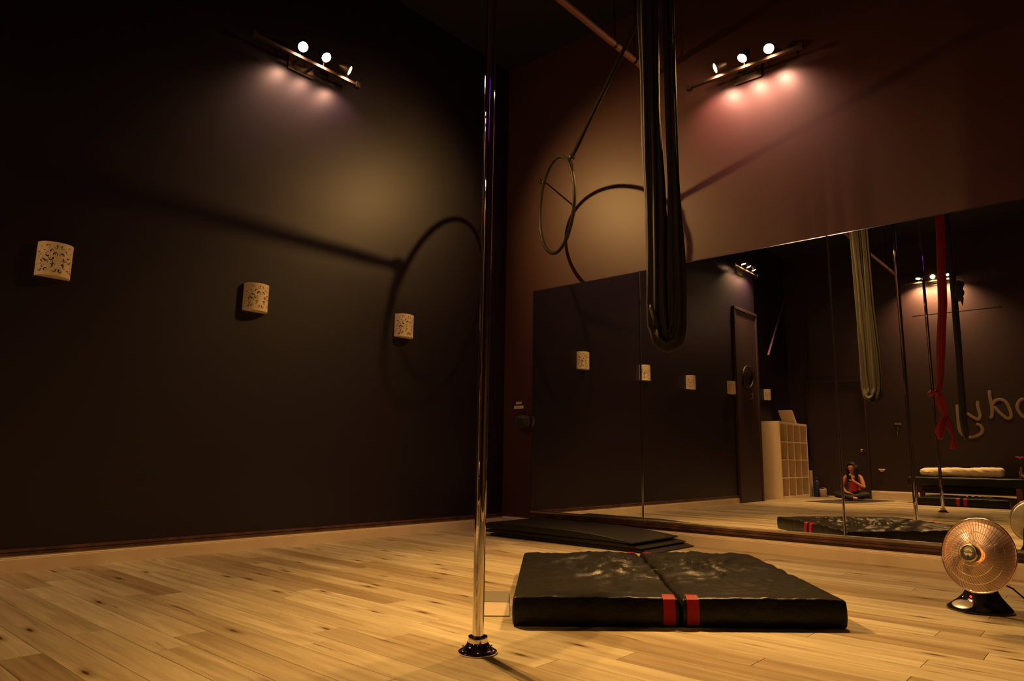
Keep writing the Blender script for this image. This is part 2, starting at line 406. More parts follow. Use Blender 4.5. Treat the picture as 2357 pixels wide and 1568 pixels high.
def track(label, wall, a, b_, heads, sk=1.):
    """bar from a to b (bar axis), wall = unit vector into the room; heads = (pos, target, watts, cone)"""
    a = Vector(a); b_ = Vector(b_); n = Vector(wall); org = (a + b_) / 2
    root = thing('track_light', label, 'track light', org, 'wall mounted track lights')
    d = (b_ - a).normalized()
    bar = MB()
    for s_ in (0,):
        w_ = .016; q = []
        for p in (a, b_):
            for (sx, sz) in ((-1, -1), (1, -1), (1, 1), (-1, 1)): q.append(p + n * w_ * sx + Vector((0, 0, .011 * sz)))
        bar.add(q, [(0, 3, 2, 1), (4, 5, 6, 7), (0, 1, 5, 4), (1, 2, 6, 5), (2, 3, 7, 6), (3, 0, 4, 7)])
    bar.build('bar', 'bronze_metal', root, org)
    for p, s_ in ((a, -1), (b_, 1)):
        t = p + d * s_ * .012
        MB().add([t + d * .018 * u + n * .022 * v_ + Vector((0, 0, .022 * w2)) for u in (-1, 1) for v_ in (-1, 1) for w2 in (-1, 1)],
                 [(0, 1, 3, 2), (4, 6, 7, 5), (0, 4, 5, 1), (2, 3, 7, 6), (0, 2, 6, 4), (1, 5, 7, 3)]).build('end_cap', 'bronze_metal', root, org)
    # canopy plate on the wall and its arms
    wl_ = lambda p: p - n * (p.dot(n) - Vector(wall_pt).dot(n))
    wall_pt = org - n * .12
    m_ = MB(); cpt = org - n * .118
    m_.add([cpt + d * .11 * u + n * .014 * v_ + Vector((0, 0, .06 * w2)) for u in (-1, 1) for v_ in (-1, 1) for w2 in (-1, 1)],
           [(0, 1, 3, 2), (4, 6, 7, 5), (0, 4, 5, 1), (2, 3, 7, 6), (0, 2, 6, 4), (1, 5, 7, 3)])
    m_.build('wall_plate', 'bronze_metal', root, org)
    for s_ in (-.07, .07): MB().tube([cpt + d * s_, org + d * s_], .009, 8).build('arm', 'bronze_metal', root, org)
    for (p, tgt, wts, cone) in heads:
        p = Vector(p); bp_ = a + d * (p - a).dot(d)
        aim_head(root, org, p, tgt, wts, cone, wall, sk=sk)
        dd = (Vector(tgt) - p).normalized()
        MB().tube([bp_, bp_ + Vector((0, 0, .03)), p - dd * .05], .006, 6).build('yoke', 'bronze_metal', root, org)
    return root
HW = HEAD_W
track('three-head track light high on the dark plum wall, above the sconces', (1, 0, 0), (.12, -2.87, 3.622), (.12, -2.00, 3.622), [
    ((.16, -2.515, 3.690), (4.7, -3.5, 0.0), HW * .62, 54), ((.16, -2.310, 3.700), (3.6, -1.9, 0.0), HW * .85, 76), ((.16, -2.090, 3.690), (1.65, 0, 2.55), HW * .21, 76)])
track('three-head track light high on the mauve wall above the mirrors', (0, -1, 0), (2.13, -.12, 3.690), (3.01, -.12, 3.690), [
    ((2.366, -.16, 3.750), (0, -1.62, 2.62), HW * .15, 64), ((2.590, -.16, 3.748), (1.5, -2.5, 0.), HW * .50, 72), ((2.800, -.16, 3.744), (3.9, -3.4, 0.), HW * .48, 66)], 1.7)
track('three-head track light reflected at the far end of the plum wall', (1, 0, 0), (.12, -5.35, 3.735), (.12, -6.22, 3.735), [
    ((.16, -5.60, 3.800), (.9, -6.3, 0), HW * .22, 58), ((.16, -5.81, 3.800), (1.6, -6.7, 0), HW * .22, 58), ((.16, -6.02, 3.790), (1.2, -7.4, 0), HW * .20, 58)], 3.)
track('three-head track light reflected on the back wall behind the red silk', (0, 1, 0), (1.86, -8.68, 3.81), (2.72, -8.68, 3.81), [
    ((2.06, -8.64, 3.875), (1.7, -7.6, 0), HW * .22, 60), ((2.285, -8.64, 3.875), (4.2, -2.4, .3), HW * .20, 60), ((2.51, -8.64, 3.874), (3.4, -7.4, 0), HW * .22, 60)], 8.)

# violet led tube hung under the ceiling
og = Vector((5.95, -6.5, 4.3)); rt_ = thing('violet_led_tube', 'slim violet led tube lamp hung under the ceiling', 'lamp', og)
MB().tube([(5.49, -6.02, 4.3), (6.40, -6.97, 4.3)], .012, 8).build('tube', 'violet_tube', rt_, og)
MB().tube([(5.49, -6.02, 4.33), (6.40, -6.97, 4.33)], .014, 6).build('fitting', 'black_metal', rt_, og)
for p in ((5.6, -6.135), (6.3, -6.865)): MB().tube([(*p, 4.33), (*p, ZC)], .003, 5).build('hanger', 'black_metal', rt_, og)

# ------------------------------------------------------------------ sprinkler pipe under the ceiling
og = Vector((1.72, 0, 4.0)); pp = thing('ceiling_pipe', 'brown painted pipe running under the black ceiling into the wall', 'pipe', og)
sharp(MB().tube([(1.72, -.001, 4.0), (1.72, -8.7, 4.0)], .026, 16).build('pipe', 'pipe', pp, og))
for yy in (-.32, -.62, -2.3, -4.2, -6.1, -8.0):
    h_ = MB().lathe([(.031, -.012), (.031, .012)], 16, (1.72, yy, 4.0), (0, 1, 0)); h_.tube([(1.72, yy, 4.03), (1.72 + (.02 if yy > -.5 else 0), yy, ZC)], .006, 6)
    h_.build('hanger_clip', 'black_metal', pp, og)
MB().lathe([(.060, 0), (.060, .008), (.034, .016)], 20, (1.72, 0, 4.0), (0, -1, 0)).build('wall_flange', 'pipe', pp, og)

# ------------------------------------------------------------------ wall sconces
_rs = random.Random(3); SCROLLS = []
for r_ in range(7):
    for c_ in range(3):
        SCROLLS.append((.13 + c_ * .29 + (.13 if r_ % 2 else 0) + _rs.uniform(-.02, .02), .16 + r_ * .114 + _rs.uniform(-.012, .012), _rs.uniform(0, 6.28), _rs.uniform(.058, .074), _rs.randrange(3)))
def sconce_holes(u, v):
    """u across 0..1, v up 0..1 ; True where the ceramic is cut through (curling commas and drops)"""
    if not (.09 < v < .91 and .06 < u < .94): return False
    uu = abs(u - .5) * 2
    for (cx, cy, a0, R_, k) in SCROLLS:
        dx, dy = (uu - cx) * .75, v - cy
        if abs(dx) > .11 or abs(dy) > .11: continue
        r = math.hypot(dx, dy); a = (math.atan2(dy, dx) - a0) % (2 * math.pi)
        if k == 0 and r < R_ * .55 * (.6 + .4 * math.cos(2 * a)): return True
        if k and a < 4.3 and abs(r - R_ * .78) < R_ * .34 * (1 - a / 5.2): return True
        if k == 2 and math.hypot(dx - R_ * .1, dy) < R_ * .2: return True
    return False
def make_sconce():
    root = thing('wall_sconce', '', 'wall lamp', (0, -1.3, 1.64), 'wall sconces in a row')
    W_, H_, D_ = .175, .195, .088; nu, nv = 72, 76
    keep = [[not sconce_holes((i_ + .5) / nu, (j + .5) / nv) for i_ in range(nu)] for j in range(nv)]
    def sp_(i_, j, t_):
        a = -math.pi / 2 + math.pi * i_ / nu; c_ = max(math.cos(a), 0.) ** .8
        return (.0015 + (D_ - t_) * c_, (W_ / 2 - t_) * math.sin(a), H_ * j / nv)
    sm_ = MB(); st = nu + 1; lay = (nv + 1) * st
    for t_ in (0., .004):
        for j in range(nv + 1):
            for i_ in range(nu + 1): sm_.v.append(Vector(sp_(i_, j, t_)))
    for j in range(nv):
        for i_ in range(nu):
            if not keep[j][i_]: continue
            q = (j * st + i_, j * st + i_ + 1, (j + 1) * st + i_ + 1, (j + 1) * st + i_)
            sm_.f.append(q); sm_.f.append(tuple(k + lay for k in reversed(q)))
            for (di, dj, a, b_) in ((0, -1, 0, 1), (1, 0, 1, 2), (0, 1, 2, 3), (-1, 0, 3, 0)):
                ii, jj = i_ + di, j + dj
                if not (0 <= ii < nu and 0 <= jj < nv) or not keep[jj][ii]: sm_.f.append((q[b_], q[a], q[a] + lay, q[b_] + lay))
    bm = bmesh.new(); vv = [bm.verts.new(p) for p in sm_.v]
    for f_ in sm_.f: bm.faces.new([vv[k] for k in f_])
    bmesh.ops.delete(bm, geom=[v for v in bm.verts if not v.link_faces], context='VERTS')
    me = bpy.data.meshes.new('pierced_shade'); bm.to_mesh(me); bm.free(); me.materials.append(M['ivory'])
    o = bpy.data.objects.new('pierced_shade', me); C.objects.link(o); o.parent = root
    MB().box((.0005, -.082, .004), (.006, .082, H_ - .004)).build('back_plate', 'black_metal', root)
    s_ = MB()
    n = 24; top = [(.003 + (D_ - .004) * max(math.cos(-math.pi / 2 + math.pi * k / n), 0) ** .8, (W_ / 2 - .003) * math.sin(-math.pi / 2 + math.pi * k / n)) for k in range(n + 1)]
    s_.add([(x, y_, .0008) for x, y_ in top] + [(x, y_, .005) for x, y_ in top], [tuple(range(n + 1)), tuple(range(2 * n + 1, n, -1))] + [(k, k + 1, n + 2 + k, n + 1 + k) for k in range(n)])
    s_.build('bottom_tray', 'ivory', root)
    MB().lathe([(.016, .016), (.016, .055), (.0125, .056), (.0125, .10), (.004, .115)], 14, (.042, 0, 0)).build('lamp_holder', 'ivory', root)
    return root
sc0 = make_sconce()
sc_lab = ['pierced ivory half-round wall sconce inside the hoop shadow, nearest the corner', 'pierced ivory half-round wall sconce, middle one under the spotlights',
          'pierced ivory half-round wall sconce at the far left edge', 'pierced ivory wall sconce seen only in the mirror, fourth from the corner',
          'pierced ivory wall sconce in the dark recess above the white cube shelf']
for i, (x, y_, z) in enumerate(((.0, -1.31, 1.635), (.0, -2.66, 1.632), (.0, -3.90, 1.622), (.0, -5.24, 1.66), (RX, -7.62, 1.75))):
    if i == 0: sc0.location = (x, y_, z); sc0['label'] = sc_lab[0]
    else: copy_tree(sc0, (x, y_, z), sc_lab[i])

# ------------------------------------------------------------------ chrome dance poles
def make_pole(loc, label):
    root = thing('dance_pole', label, 'pole', loc, 'chrome dance poles')
    sharp(MB().tube([(0, 0, .045), (0, 0, ZC - .03)], .0195, 48).build('pole_tube', 'chrome', root))
    sharp(MB().lathe([(.0196, .033), (.0330, .033), (.0335, .036), (.0335, .050), (.0325, .053), (.0196, .053)], 40).build('collar', 'chrome', root))
    sharp(MB().lathe([(.066, 0), (.0665, .005), (.064, .009), (.055, .013), (.046, .019), (.040, .026), (.0365, .033), (.0196, .034)], 48).build('base_flange', 'chrome', root), 50)
    for k in range(6):
        a = math.pi / 3 * k + .3
        MB().lathe([(.0045, 0), (.0045, .0035), (.002, .005)], 8, (.056 * math.cos(a), .056 * math.sin(a), .0115)).build('screw', 'chrome', root)
    sharp(MB().lathe([(.060, ZC - .001), (.060, ZC - .008), (.036, ZC - .03), (.0196, ZC - .031)], 40).build('ceiling_flange', 'chrome', root), 50)
    return root
p0 = make_pole((2.843, -3.257, 0), 'chrome dance pole standing in front of the black crash mat')
copy_tree(p0, (2.615, -5.95, 0), 'chrome dance pole with the red silk tied to it, seen in the mirror')

# ------------------------------------------------------------------ crash mats
def crash_mat(name, label, A, B, Cc, D_, T, gap=.010, wr=1., group='black folding crash mats', seed=0.):
    """A front left, B front right, C back right, D back left"""
    A, B, Cc, D_ = [Vector(p) for p in (A, B, Cc, D_)]
    org = (A + B + Cc + D_) / 4
    root = thing(name, label, 'crash mat', org, group)
    ex = ((B - A) + (Cc - D_)).normalized(); ey = Vector((-ex.y, ex.x, 0))
    W_ = ((B - A).length + (Cc - D_).length) / 2; L_ = ((D_ - A).dot(ey) + (Cc - B).dot(ey)) / 2
    hw = W_ / 4 - gap / 2
    def quad(X, Y, Z):
        u, v_ = X / W_ + .5, Y / L_ + .5
        P = A * ((1 - u) * (1 - v_)) + B * (u * (1 - v_)) + Cc * (u * v_) + D_ * ((1 - u) * v_); return P + Vector((0, 0, Z))
    for s_ in (-1, 1):
        cx = s_ * (W_ / 4 + gap / 4)
        def disp(p, s_=s_):
            q = p.copy(); top = max(0., min(1., (p.z - T * .3) / (T * .2)))
            u = p.x / hw; v_ = p.y / (L_ / 2)
            wv = Vector((p.x * 5.5 + s_ * 9 + seed, p.y * 5.5, 0))
            wp = Vector((noise.noise(wv * .7), noise.noise(wv * .7 + Vector((5, 3, 1))), 0)) * .9
            rid = (1 - abs(noise.noise(wv * 1.0 + wp))) ** 5
            rid2 = (1 - abs(noise.noise(wv * 2.3 + wp * 1.7 + Vector((3, 1, 7))))) ** 6
            centre = math.exp(-((u + s_ * .35) ** 2) / .9 - ((v_ - .25) ** 2) / .55)
            z = (rid * .026 + rid2 * .014) * (.10 + 1.1 * centre) * wr - .008 * centre
            z -= .006 * math.exp(-(p.y / .013) ** 2) * wr          # cross seam
            z -= .006 * (abs(u) ** 6)
            edge = noise.noise(Vector((p.x * 26 + seed, p.y * 26, 3))) * .0018
            q.z += (z + edge) * top
            side = 1 - max(0., (abs(p.z) / (T / 2)) ** 2)
            q.y += side * .006 * (1 if p.y > 0 else -1) * (abs(v_) ** 8)
            q.x += side * .004 * (1 if p.x > 0 else -1) * (abs(u) ** 8)
            return q
        b_ = MB().rbox((hw, L_ / 2, T / 2), .012, (44, 78, 3), 3, disp)
        b_.v = [quad(p.x + cx, p.y, p.z + T / 2) for p in b_.v]
        half = b_.build('mat_half', 'vinyl', root, org, smooth=True)
        for e_ in (-1, 1):       # red straps over the front and back edge next to the fold
            xs_ = s_ * (gap / 2 + .042); wv = .024
            y_ = e_ * (L_ / 2 + .0085); t_ = .0035
            pts = [(e_ * (L_ / 2 - .045), T + .004), (e_ * (L_ / 2 - .012), T + .003), (e_ * (L_ / 2 + .004), T - .006), (y_, T * .6), (y_, T * .25), (e_ * (L_ / 2 + .003), .012)]
            st = MB(); vs = []
            for (py, pz) in pts:
                vs += [quad(xs_ - wv, py, pz), quad(xs_ + wv, py, pz)]
            n = len(pts); fs = [(2 * k, 2 * k + 1, 2 * k + 3, 2 * k + 2) for k in range(n - 1)]
            st.add(vs, fs); so = st.build('red_strap', 'red', root, org); so.modifiers.new('thick', 'SOLIDIFY').thickness = .003
    # hinge tie at the fold
    zt = T + .002
    sharp(MB().tube([org + ex * (.015 * math.cos(t)) + ey * (.02 + .010 * math.sin(t)) + V(0, 0, zt) for t in [k * math.pi / 6 for k in range(12)]], .003, 6, closed=True).build('eyelet', 'steel', root, org))
    bp = MB().box((-hw * 1.9, -L_ / 2 + .03, .003), (hw * 1.9, L_ / 2 - .03, .010)); bp.v = [quad(*p) for p in bp.v]; bp.build('bottom_panel', 'vinyl_b', root, org)
    return root
crash_mat('crash_mat', 'black vinyl folding crash mat with red straps, in front of the dance pole', (2.688, -2.905, 0), (3.655, -2.000, 0), (2.825, -.955, 0), (1.908, -1.922, 0), .113)
crash_mat('crash_mat', 'black crash mat with red straps reflected under the dark bench', (3.18, -7.55, 0), (1.99, -7.55, 0), (1.99, -8.62, 0), (3.18, -8.62, 0), .125, wr=.4, seed=4.)

# thin folding board lying on the floor, half under the crash mat
og = Vector((2.45, -2.70, 0)); bx = thing('folding_board', 'thin flat board, half tan and half grey, on the floor beside the crash mat', 'board', og)
def flat(c, z0, z1, name, m_):
    q = MB(); q.add([Vector((x, y_, z0)) for x, y_ in c] + [Vector((x, y_, z1)) for x, y_ in c], [(0, 3, 2, 1), (4, 5, 6, 7), (0, 1, 5, 4), (1, 2, 6, 5), (2, 3, 7, 6), (3, 0, 4, 7)]); q.build(name, m_, bx, og)
P00 = V(2.485, -2.868, 0); ev = V(.735, .678, 0) * .118; eu = V(-.667, .745, 0)
cn = lambda a, b_: tuple((P00 + ev * a + eu * b_)[:2])
flat([cn(0, 0), cn(1, 0), cn(1, .262), cn(0, .262)], .0, .005, 'front_panel', 'tan_board')
flat([cn(0, .265), cn(1, .265), cn(1, .515), cn(0, .515)], .0, .006, 'rear_panel', 'grey_board')
flat([cn(0, .258), cn(1, .258), cn(1, .268), cn(0, .268)], .0, .0035, 'hinge', 'black_metal')

# stack of soft mats along the mirror
og = Vector((1.1, -.42, 0))
def soft_layer(x0, x1, y0, y1, z0, z1, taper, seed):
    hz = (z1 - z0) / 2
    def d(p):
        q = p.copy(); u = (p.x + (x1 - x0) / 2) / (x1 - x0)
        k = 1 - .78 * max(0, (u - taper) / (1 - taper)) ** 1.4 - .35 * max(0, (.05 - u) / .05)
        k *= 1 - .10 * abs(noise.noise(Vector((p.x * 2.2 + seed, p.y * 3, 0))))
        q.z = -hz + (p.z + hz) * k
        q.y += noise.noise(Vector((p.x * 1.5, seed, 2))) * .012
        return q
    return MB().rbox(((x1 - x0) / 2, (y1 - y0) / 2, hz), hz * .45, (40, 14, 2), 3, d).tf(Matrix.Translation(((x0 + x1) / 2, (y0 + y1) / 2, (z0 + z1) / 2)))
lm = ['thin black mat lying on the floor, lowest of the stack under the mirror', 'black folded mat in the middle of the stack under the mirror', 'black folded mat on top of the stack under the mirror']
for i, (x0, x1, y0, y1, z0, z1, dr) in enumerate(((.50, 2.02, -.70, -.06, .002, .030, .93), (.46, 1.96, -.715, -.07, .0302, .060, .88), (.44, 1.90, -.725, -.08, .0602, .116, .62))):
    tag(soft_layer(x0, x1, y0, y1, z0, z1, dr, i * 3.1).build('exercise_mat', 'vinyl_b', None, smooth=True), lm[i], 'mat', 'stacked mats under the mirror')

# ------------------------------------------------------------------ aerial hoop tied to the wall
hc = V(1.027, -.504, 2.813); hn = V(.518, .854, .047).normalized(); e1 = V(.855, -.518, 0).normalized(); e2 = hn.cross(e1); HR = .414
hpt = lambda deg: hc + (e1 * math.cos(math.radians(deg)) + e2 * math.sin(math.radians(deg))) * HR
if hpt(90).z > hc.z: hpt = lambda deg: hc + (e1 * math.cos(math.radians(deg)) - e2 * math.sin(math.radians(deg))) * HR
og = hc; ah = thing('aerial_hoop', 'dark aerial hoop hung on a long rope and hooked to the wall', 'aerial hoop', og)
MB().tube([hpt(k * 3) for k in range(120)], .015, 12, closed=True).build('hoop_ring', 'hoop_tape', ah, og, smooth=True)
H = V(1.325, -.690, 3.090)
MB().tube([hpt(318), hpt(318) * .3 + H * .7, H], .010, 8).build('spanset', 'rope', ah, og)
MB().tube([hpt(343), hpt(343) * .4 + H * .6 + V(.01, -.01, 0), H], .010, 8).build('spanset', 'rope', ah, og)
MB().tube([H + V(-.02, .01, -.035), H + V(.022, -.01, -.01), H + V(.03, -.016, .03), H + V(.0, 0, .03), H + V(-.025, .012, -.01)], .006, 8, closed=True).build('carabiner', 'brass', ah, og, smooth=True)
RG = V(3.08, -1.59, 4.2); rp = [H + (RG - H) * (k / 12) for k in range(13)]
MB().tube(rp, [.014, .018] + [.016] * 11, 10).build('rope', 'rope', ah, og, smooth=True)
MB().lathe([(.0001, -.03), (.02, -.025), (.028, 0), (.02, .025), (.0001, .03)], 14, H + V(.012, -.006, .012), RG - H).build('swivel', 'black_metal', ah, og, smooth=True)
MB().tube([RG, RG + V(0, 0, .5)], .010, 8).build('ceiling_anchor', 'black_metal', ah, og)
HK = V(.452, -.045, 3.345)
MB().tube([HK + V(.0, .044, -.005), HK, HK + V(.02, -.01, -.03), HK + V(.03, -.02, 0)], .007, 8).build('wall_hook', 'brass', ah, og, smooth=True)
MB().tube([HK + V(.03, -.02, 0), hpt(222)], .006, 6).build('tie_cord', 'rope', ah, og)
MB().lathe([(.022, 0), (.022, .006), (.008, .012)], 14, (HK.x, -.0005, HK.z - .005), (0, -1, 0)).build('hook_plate', 'brass', ah, og)

# ------------------------------------------------------------------ silks
def strand(path, wid, thk, folds=5, n=36, seed=0., jit=.25, hint=(0, 0, 1)):
    """gathered cloth: corrugated closed section swept along a path. wid/thk: lists of half sizes along local a/b"""
    m_ = MB(); L_ = len(path); path = [Vector(p) for p in path]; prev = None; o = 0
    for i, p in enumerate(path):
        d = (path[min(i + 1, L_ - 1)] - path[max(i - 1, 0)]).normalized()
        if prev is None: a = Vector(hint) - d * Vector(hint).dot(d); a.normalize()
        else: a = (prev - d * prev.dot(d)).normalized()
        prev = a; b_ = a.cross(d)
        for k in range(n):
            t = 2 * math.pi * k / n
            c = 1 + jit * math.sin(folds * t + seed + i * .11) * .5 + jit * .6 * noise.noise(Vector((math.cos(t) * 2.2 + seed, math.sin(t) * 2.2, i * .10)))
            m_.v.append(p + a * (math.cos(t) * wid[i] * c) + b_ * (math.sin(t) * thk[i] * c))
    for i in range(L_ - 1):
        for k in range(n):
            k2 = (k + 1) % n; m_.f.append((i * n + k, i * n + k2, (i + 1) * n + k2, (i + 1) * n + k))
    m_.f.append(tuple(range(n))); m_.f.append(tuple((L_ - 1) * n + k for k in range(n - 1, -1, -1)))
    return m_
def lerp(a, b_, t): return a + (b_ - a) * t
def smooth_list(keys, n):
    """keys: list of tuples (t, values...) -> n samples"""
    out = []
    for i in range(n):
        t = i / (n - 1); k = 0
        while k < len(keys) - 2 and t > keys[k + 1][0]: k += 1
        a, b_ = keys[k], keys[k + 1]; f = (t - a[0]) / (b_[0] - a[0]); f = max(0, min(1, f))
        out.append(tuple(lerp(x, y_, f) for x, y_ in zip(a[1:], b_[1:])))
    return out
# hammock: path in the plane spanned by hx and z
hx = V(.92, .39, 0).normalized(); H0 = V(2.842, -1.91, 0)
keys = []
Lk_ = [(-.062, 4.65), (-.066, 3.4), (-.060, 2.6), (-.050, 2.0), (-.048, 1.7), (-.050, 1.45), (-.044, 1.33), (-.026, 1.258), (.002, 1.235), (.036, 1.25), (.052, 1.33), (.055, 1.45), (.054, 1.70), (.052, 2.0), (.046, 2.6), (.042, 3.4), (.040, 4.65)]
path = []
for i in range(len(Lk_) - 1):
    (a0, z0), (a1, z1) = Lk_[i], Lk_[i + 1]; n = max(3, int(abs(z1 - z0) / .06))
    for k in range(n): path.append((lerp(a0, a1, k / n), lerp(z0, z1, k / n)))
path.append(Lk_[-1])
wid = []; thk = []
tot = len(path)
for i, (a_, z) in enumerate(path):
    t = i / (tot - 1); left = t < .5
    if left: wv = .052 if z > 1.9 else .056
    else: wv = lerp(.050, .030, min(1, max(0, (z - 1.6) / .5)))
    if z < 1.33: wv = .052
    wid.append(wv * (.92 + .12 * noise.noise(Vector((i * .09, 0, 3))))); thk.append(.036 if z > 1.3 else .05)
hm = thing('aerial_hammock', 'long olive grey fabric hammock loop hanging above the crash mat', 'hammock', H0 + V(0, 0, 1.2))
sm = strand([H0 + hx * a_ + V(0, 0, z) for a_, z in path], wid, thk, 7, 60, 1., .34, hx)
sm.build('fabric_loop', 'hammock', hm, hm.location, smooth=True)
# wrinkled edge of cloth spilling at the bottom of the loop
fr = MB(); vs = []; nn = 22
for i in range(nn + 1):
    t = i / nn; a_ = lerp(-.075, .02, t); z = 1.36 - .165 * math.sin(t * math.pi * .52) + .010 * math.sin(t * 23)
    for j in range(4):
        vs.append(H0 + hx * (a_ + .012 * math.sin(j * 2 + t * 9)) + V(.33, -.80, 0) * (.036 + .012 * j * math.sin(t * 5 + 1)) + V(0, 0, z + .022 * j))
fr.add(vs, [(i * 4 + j, i * 4 + j + 1, (i + 1) * 4 + j + 1, (i + 1) * 4 + j) for i in range(nn) for j in range(3)])
fo = fr.build('fabric_hem', 'hammock', hm, hm.location, smooth=True); fo.modifiers.new('t', 'SOLIDIFY').thickness = .002
MB().tube([H0 + V(0, 0, 4.60), H0 + V(0, 0, 4.7)], .05, 12).build('ceiling_mount', 'black_metal', hm, hm.location)

# red silk tied to the far pole
og = V(2.72, -6.05, .85)
rs = thing('aerial_silk', 'red aerial silk knotted around the reflected chrome pole', 'aerial silk', og)
P_ = [(2.875, -6.05, 4.65), (2.86, -6.05, 3.85), (2.81, -6.05, 2.85), (2.75, -6.03, 2.3), (2.705, -6.0, 1.76), (2.68, -5.97, 1.62)]
pts = [Vector(P_[0]) + 0 * V(0, 0, 0)]
def dens(P, step=.07):
    out = []
    for a, b_ in zip(P[:-1], P[1:]):
        a, b_ = Vector(a), Vector(b_); n = max(1, int((b_ - a).length / step))
        out += [a.lerp(b_, k / n) for k in range(n)]
    return out + [Vector(P[-1])]
q = dens(P_); strand(q, [.050 if p.z > 2.2 else lerp(.026, .050, (p.z - 1.6) / .6) for p in q], [.022] * len(q), 7, 30, 2., .35, (1, 0, 0)).build('silk_length', 'red_silk', rs, og, smooth=True)
sharp(MB().tube([(2.615 + .047 * math.cos(t), -5.95 + .047 * math.sin(t), 1.60 + .02 * math.sin(t * 2)) for t in [k * math.pi / 8 for k in range(16)]], .024, 10, closed=True).build('knot', 'red_silk', rs, og), 60)
q = dens([(2.68, -5.98, 1.60), (2.70, -6.0, 1.45), (2.72, -6.02, 1.30), (2.71, -6.0, 1.15)], .03)
strand(q, [.035 + .02 * math.sin(i * .35) for i in range(len(q))], [.02] * len(q), 5, 26, 5., .4, (1, 0, 0)).build('silk_tail', 'red_silk', rs, og, smooth=True)
q = dens([(2.70, -5.97, 1.26), (2.67, -5.95, 1.18), (2.655, -5.93, 1.08), (2.66, -5.93, .97)], .02)
strand(q, [.02, .03, .038, .044, .048, .05, .05, .05, .048, .046, .044, .04, .035, .028, .02, .015][:len(q)] + [.015] * max(0, len(q) - 16), [.03] * len(q), 4, 26, 7., .35, (1, 0, 0)).build('silk_bunch', 'red_silk', rs, og, smooth=True)
q = dens([(2.72, -6.02, 1.28), (2.77, -6.03, 1.12), (2.80, -6.03, .98), (2.79, -6.02, .84)], .03)
strand(q, [.03 + .014 * math.sin(i * .6) for i in range(len(q))], [.016] * len(q), 5, 26, 9., .4, (1, 0, 0)).build('silk_tail', 'red_silk', rs, og, smooth=True)
# charcoal silk with a knot high up
og = V(2.83, -6.7, 1.0)
ds = thing('aerial_silk', 'charcoal aerial silk with a high knot, hanging before the wall lettering', 'aerial silk', og)
q = dens([(2.86, -6.7, 4.65), (2.86, -6.7, 3.3), (2.85, -6.7, 2.3), (2.83, -6.7, 1.3), (2.845, -6.7, .98)])
strand(q, [.042] * (len(q) - 3) + [.04, .035, .025], [.02] * len(q), 6, 28, 3., .3, (1, 0, 0)).build('silk_length', 'dark_silk', ds, og, smooth=True)
def lump(p):
    q_ = p.copy(); q_ += p.normalized() * .03 * noise.noise(p * 14); return q_
MB().rbox((.055, .045, .15), .04, (6, 6, 10), 3, lump).tf(Matrix.Translation((2.925, -6.7, 3.15)) @ Matrix.Rotation(.15, 4, 'Y')).build('knot', 'dark_silk', ds, og, smooth=True)
q = dens([(2.95, -6.69, 3.05), (2.955, -6.69, 2.92)], .02)
strand(q, [.022, .02, .018, .014, .01, .006, .003][:len(q)], [.012] * len(q), 4, 16, 1., .3, (1, 0, 0)).build('knot_tail', 'dark_silk', ds, og, smooth=True)
# violet strap
tag(MB().tube([(.10, -7.85, 3.96), (.10, -7.2, 3.165), (.10, -6.62, 2.43)], [.010, .014, .019], 8, sq=.35).build('violet_strap', 'violet_silk'), 'thin violet strap slanting in the dark recess, seen in the mirror', 'strap')

# ------------------------------------------------------------------ dish heater
og = V(3.98, -1.19, 0)
ht = thing('dish_heater', 'copper parabolic dish heater on a glossy black base', 'heater', og)
ax = V(-.385, -.898, .213).normalized(); RC = V(4.004, -1.285, .252); RD = .160
dep_ = .082
prof = []
for k in range(15):
    t = k / 14; prof.append((max(RD * t, .0001), -dep_ * (1 - t * t)))
dish = MB().lathe(prof, 56, RC, ax).build('reflector', 'copper', ht, og, smooth=True)
prof_b = [(max(r_, .0001), h_ - .004) for r_, h_ in prof]
MB().lathe(prof_b, 56, RC, ax).build('reflector_back', 'dish_back', ht, og, smooth=True)
MB().lathe([(RD + .004 * math.cos(t), .004 * math.sin(t)) for t in [k * math.pi / 4 for k in range(8)]], 64, RC, ax, close=True).build('rim', 'wire', ht, og, smooth=True)
a_, b2 = frame(ax)
gd = MB()
def gp(r_, th):     # guard surface: domed forward from the rim to the cap
    t = r_ / RD; return RC + ax * (.052 * (1 - t * t) ** .8 + .002 if t < 1 else .002) + (a_ * math.cos(th) + b2 * math.sin(th)) * r_
for k in range(64):
    th = 2 * math.pi * k / 64
    gd.tube([gp(RD * f, th + .55 * (1 - f)) for f in (1.0, .93, .82, .70, .56, .42, .30, .20)], .0009, 4, caps=False)
for f in (.34, .60, .80): gd.tube([gp(RD * f, 2 * math.pi * k / 60) for k in range(60)], .0011, 4, closed=True)
gd.build('wire_guard', 'wire', ht, og)
cp = RC + ax * .056
cap = sharp(MB().lathe([(.032, -.030), (.039, -.014), (.039, .006), (.035, .011), (.030, .012)], 36, cp, ax).build('centre_cap', 'steel', ht, og))
MB().lathe([(.0302, .0115), (.0302, .0130), (.0262, .0130), (.0262, .0118)], 36, cp, ax, close=True).build('badge_ring', 'ink', cap, og)
MB().lathe([(.0262, .0118), (.0001, .0124)], 36, cp, ax).build('badge', 'badge', cap, og)
MB().lathe([(.006, .0126), (.0001, .0132)], 16, cp - b2 * .016 if b2.z > 0 else cp + b2 * .016, ax).build('badge_dot', 'ink', cap, og)
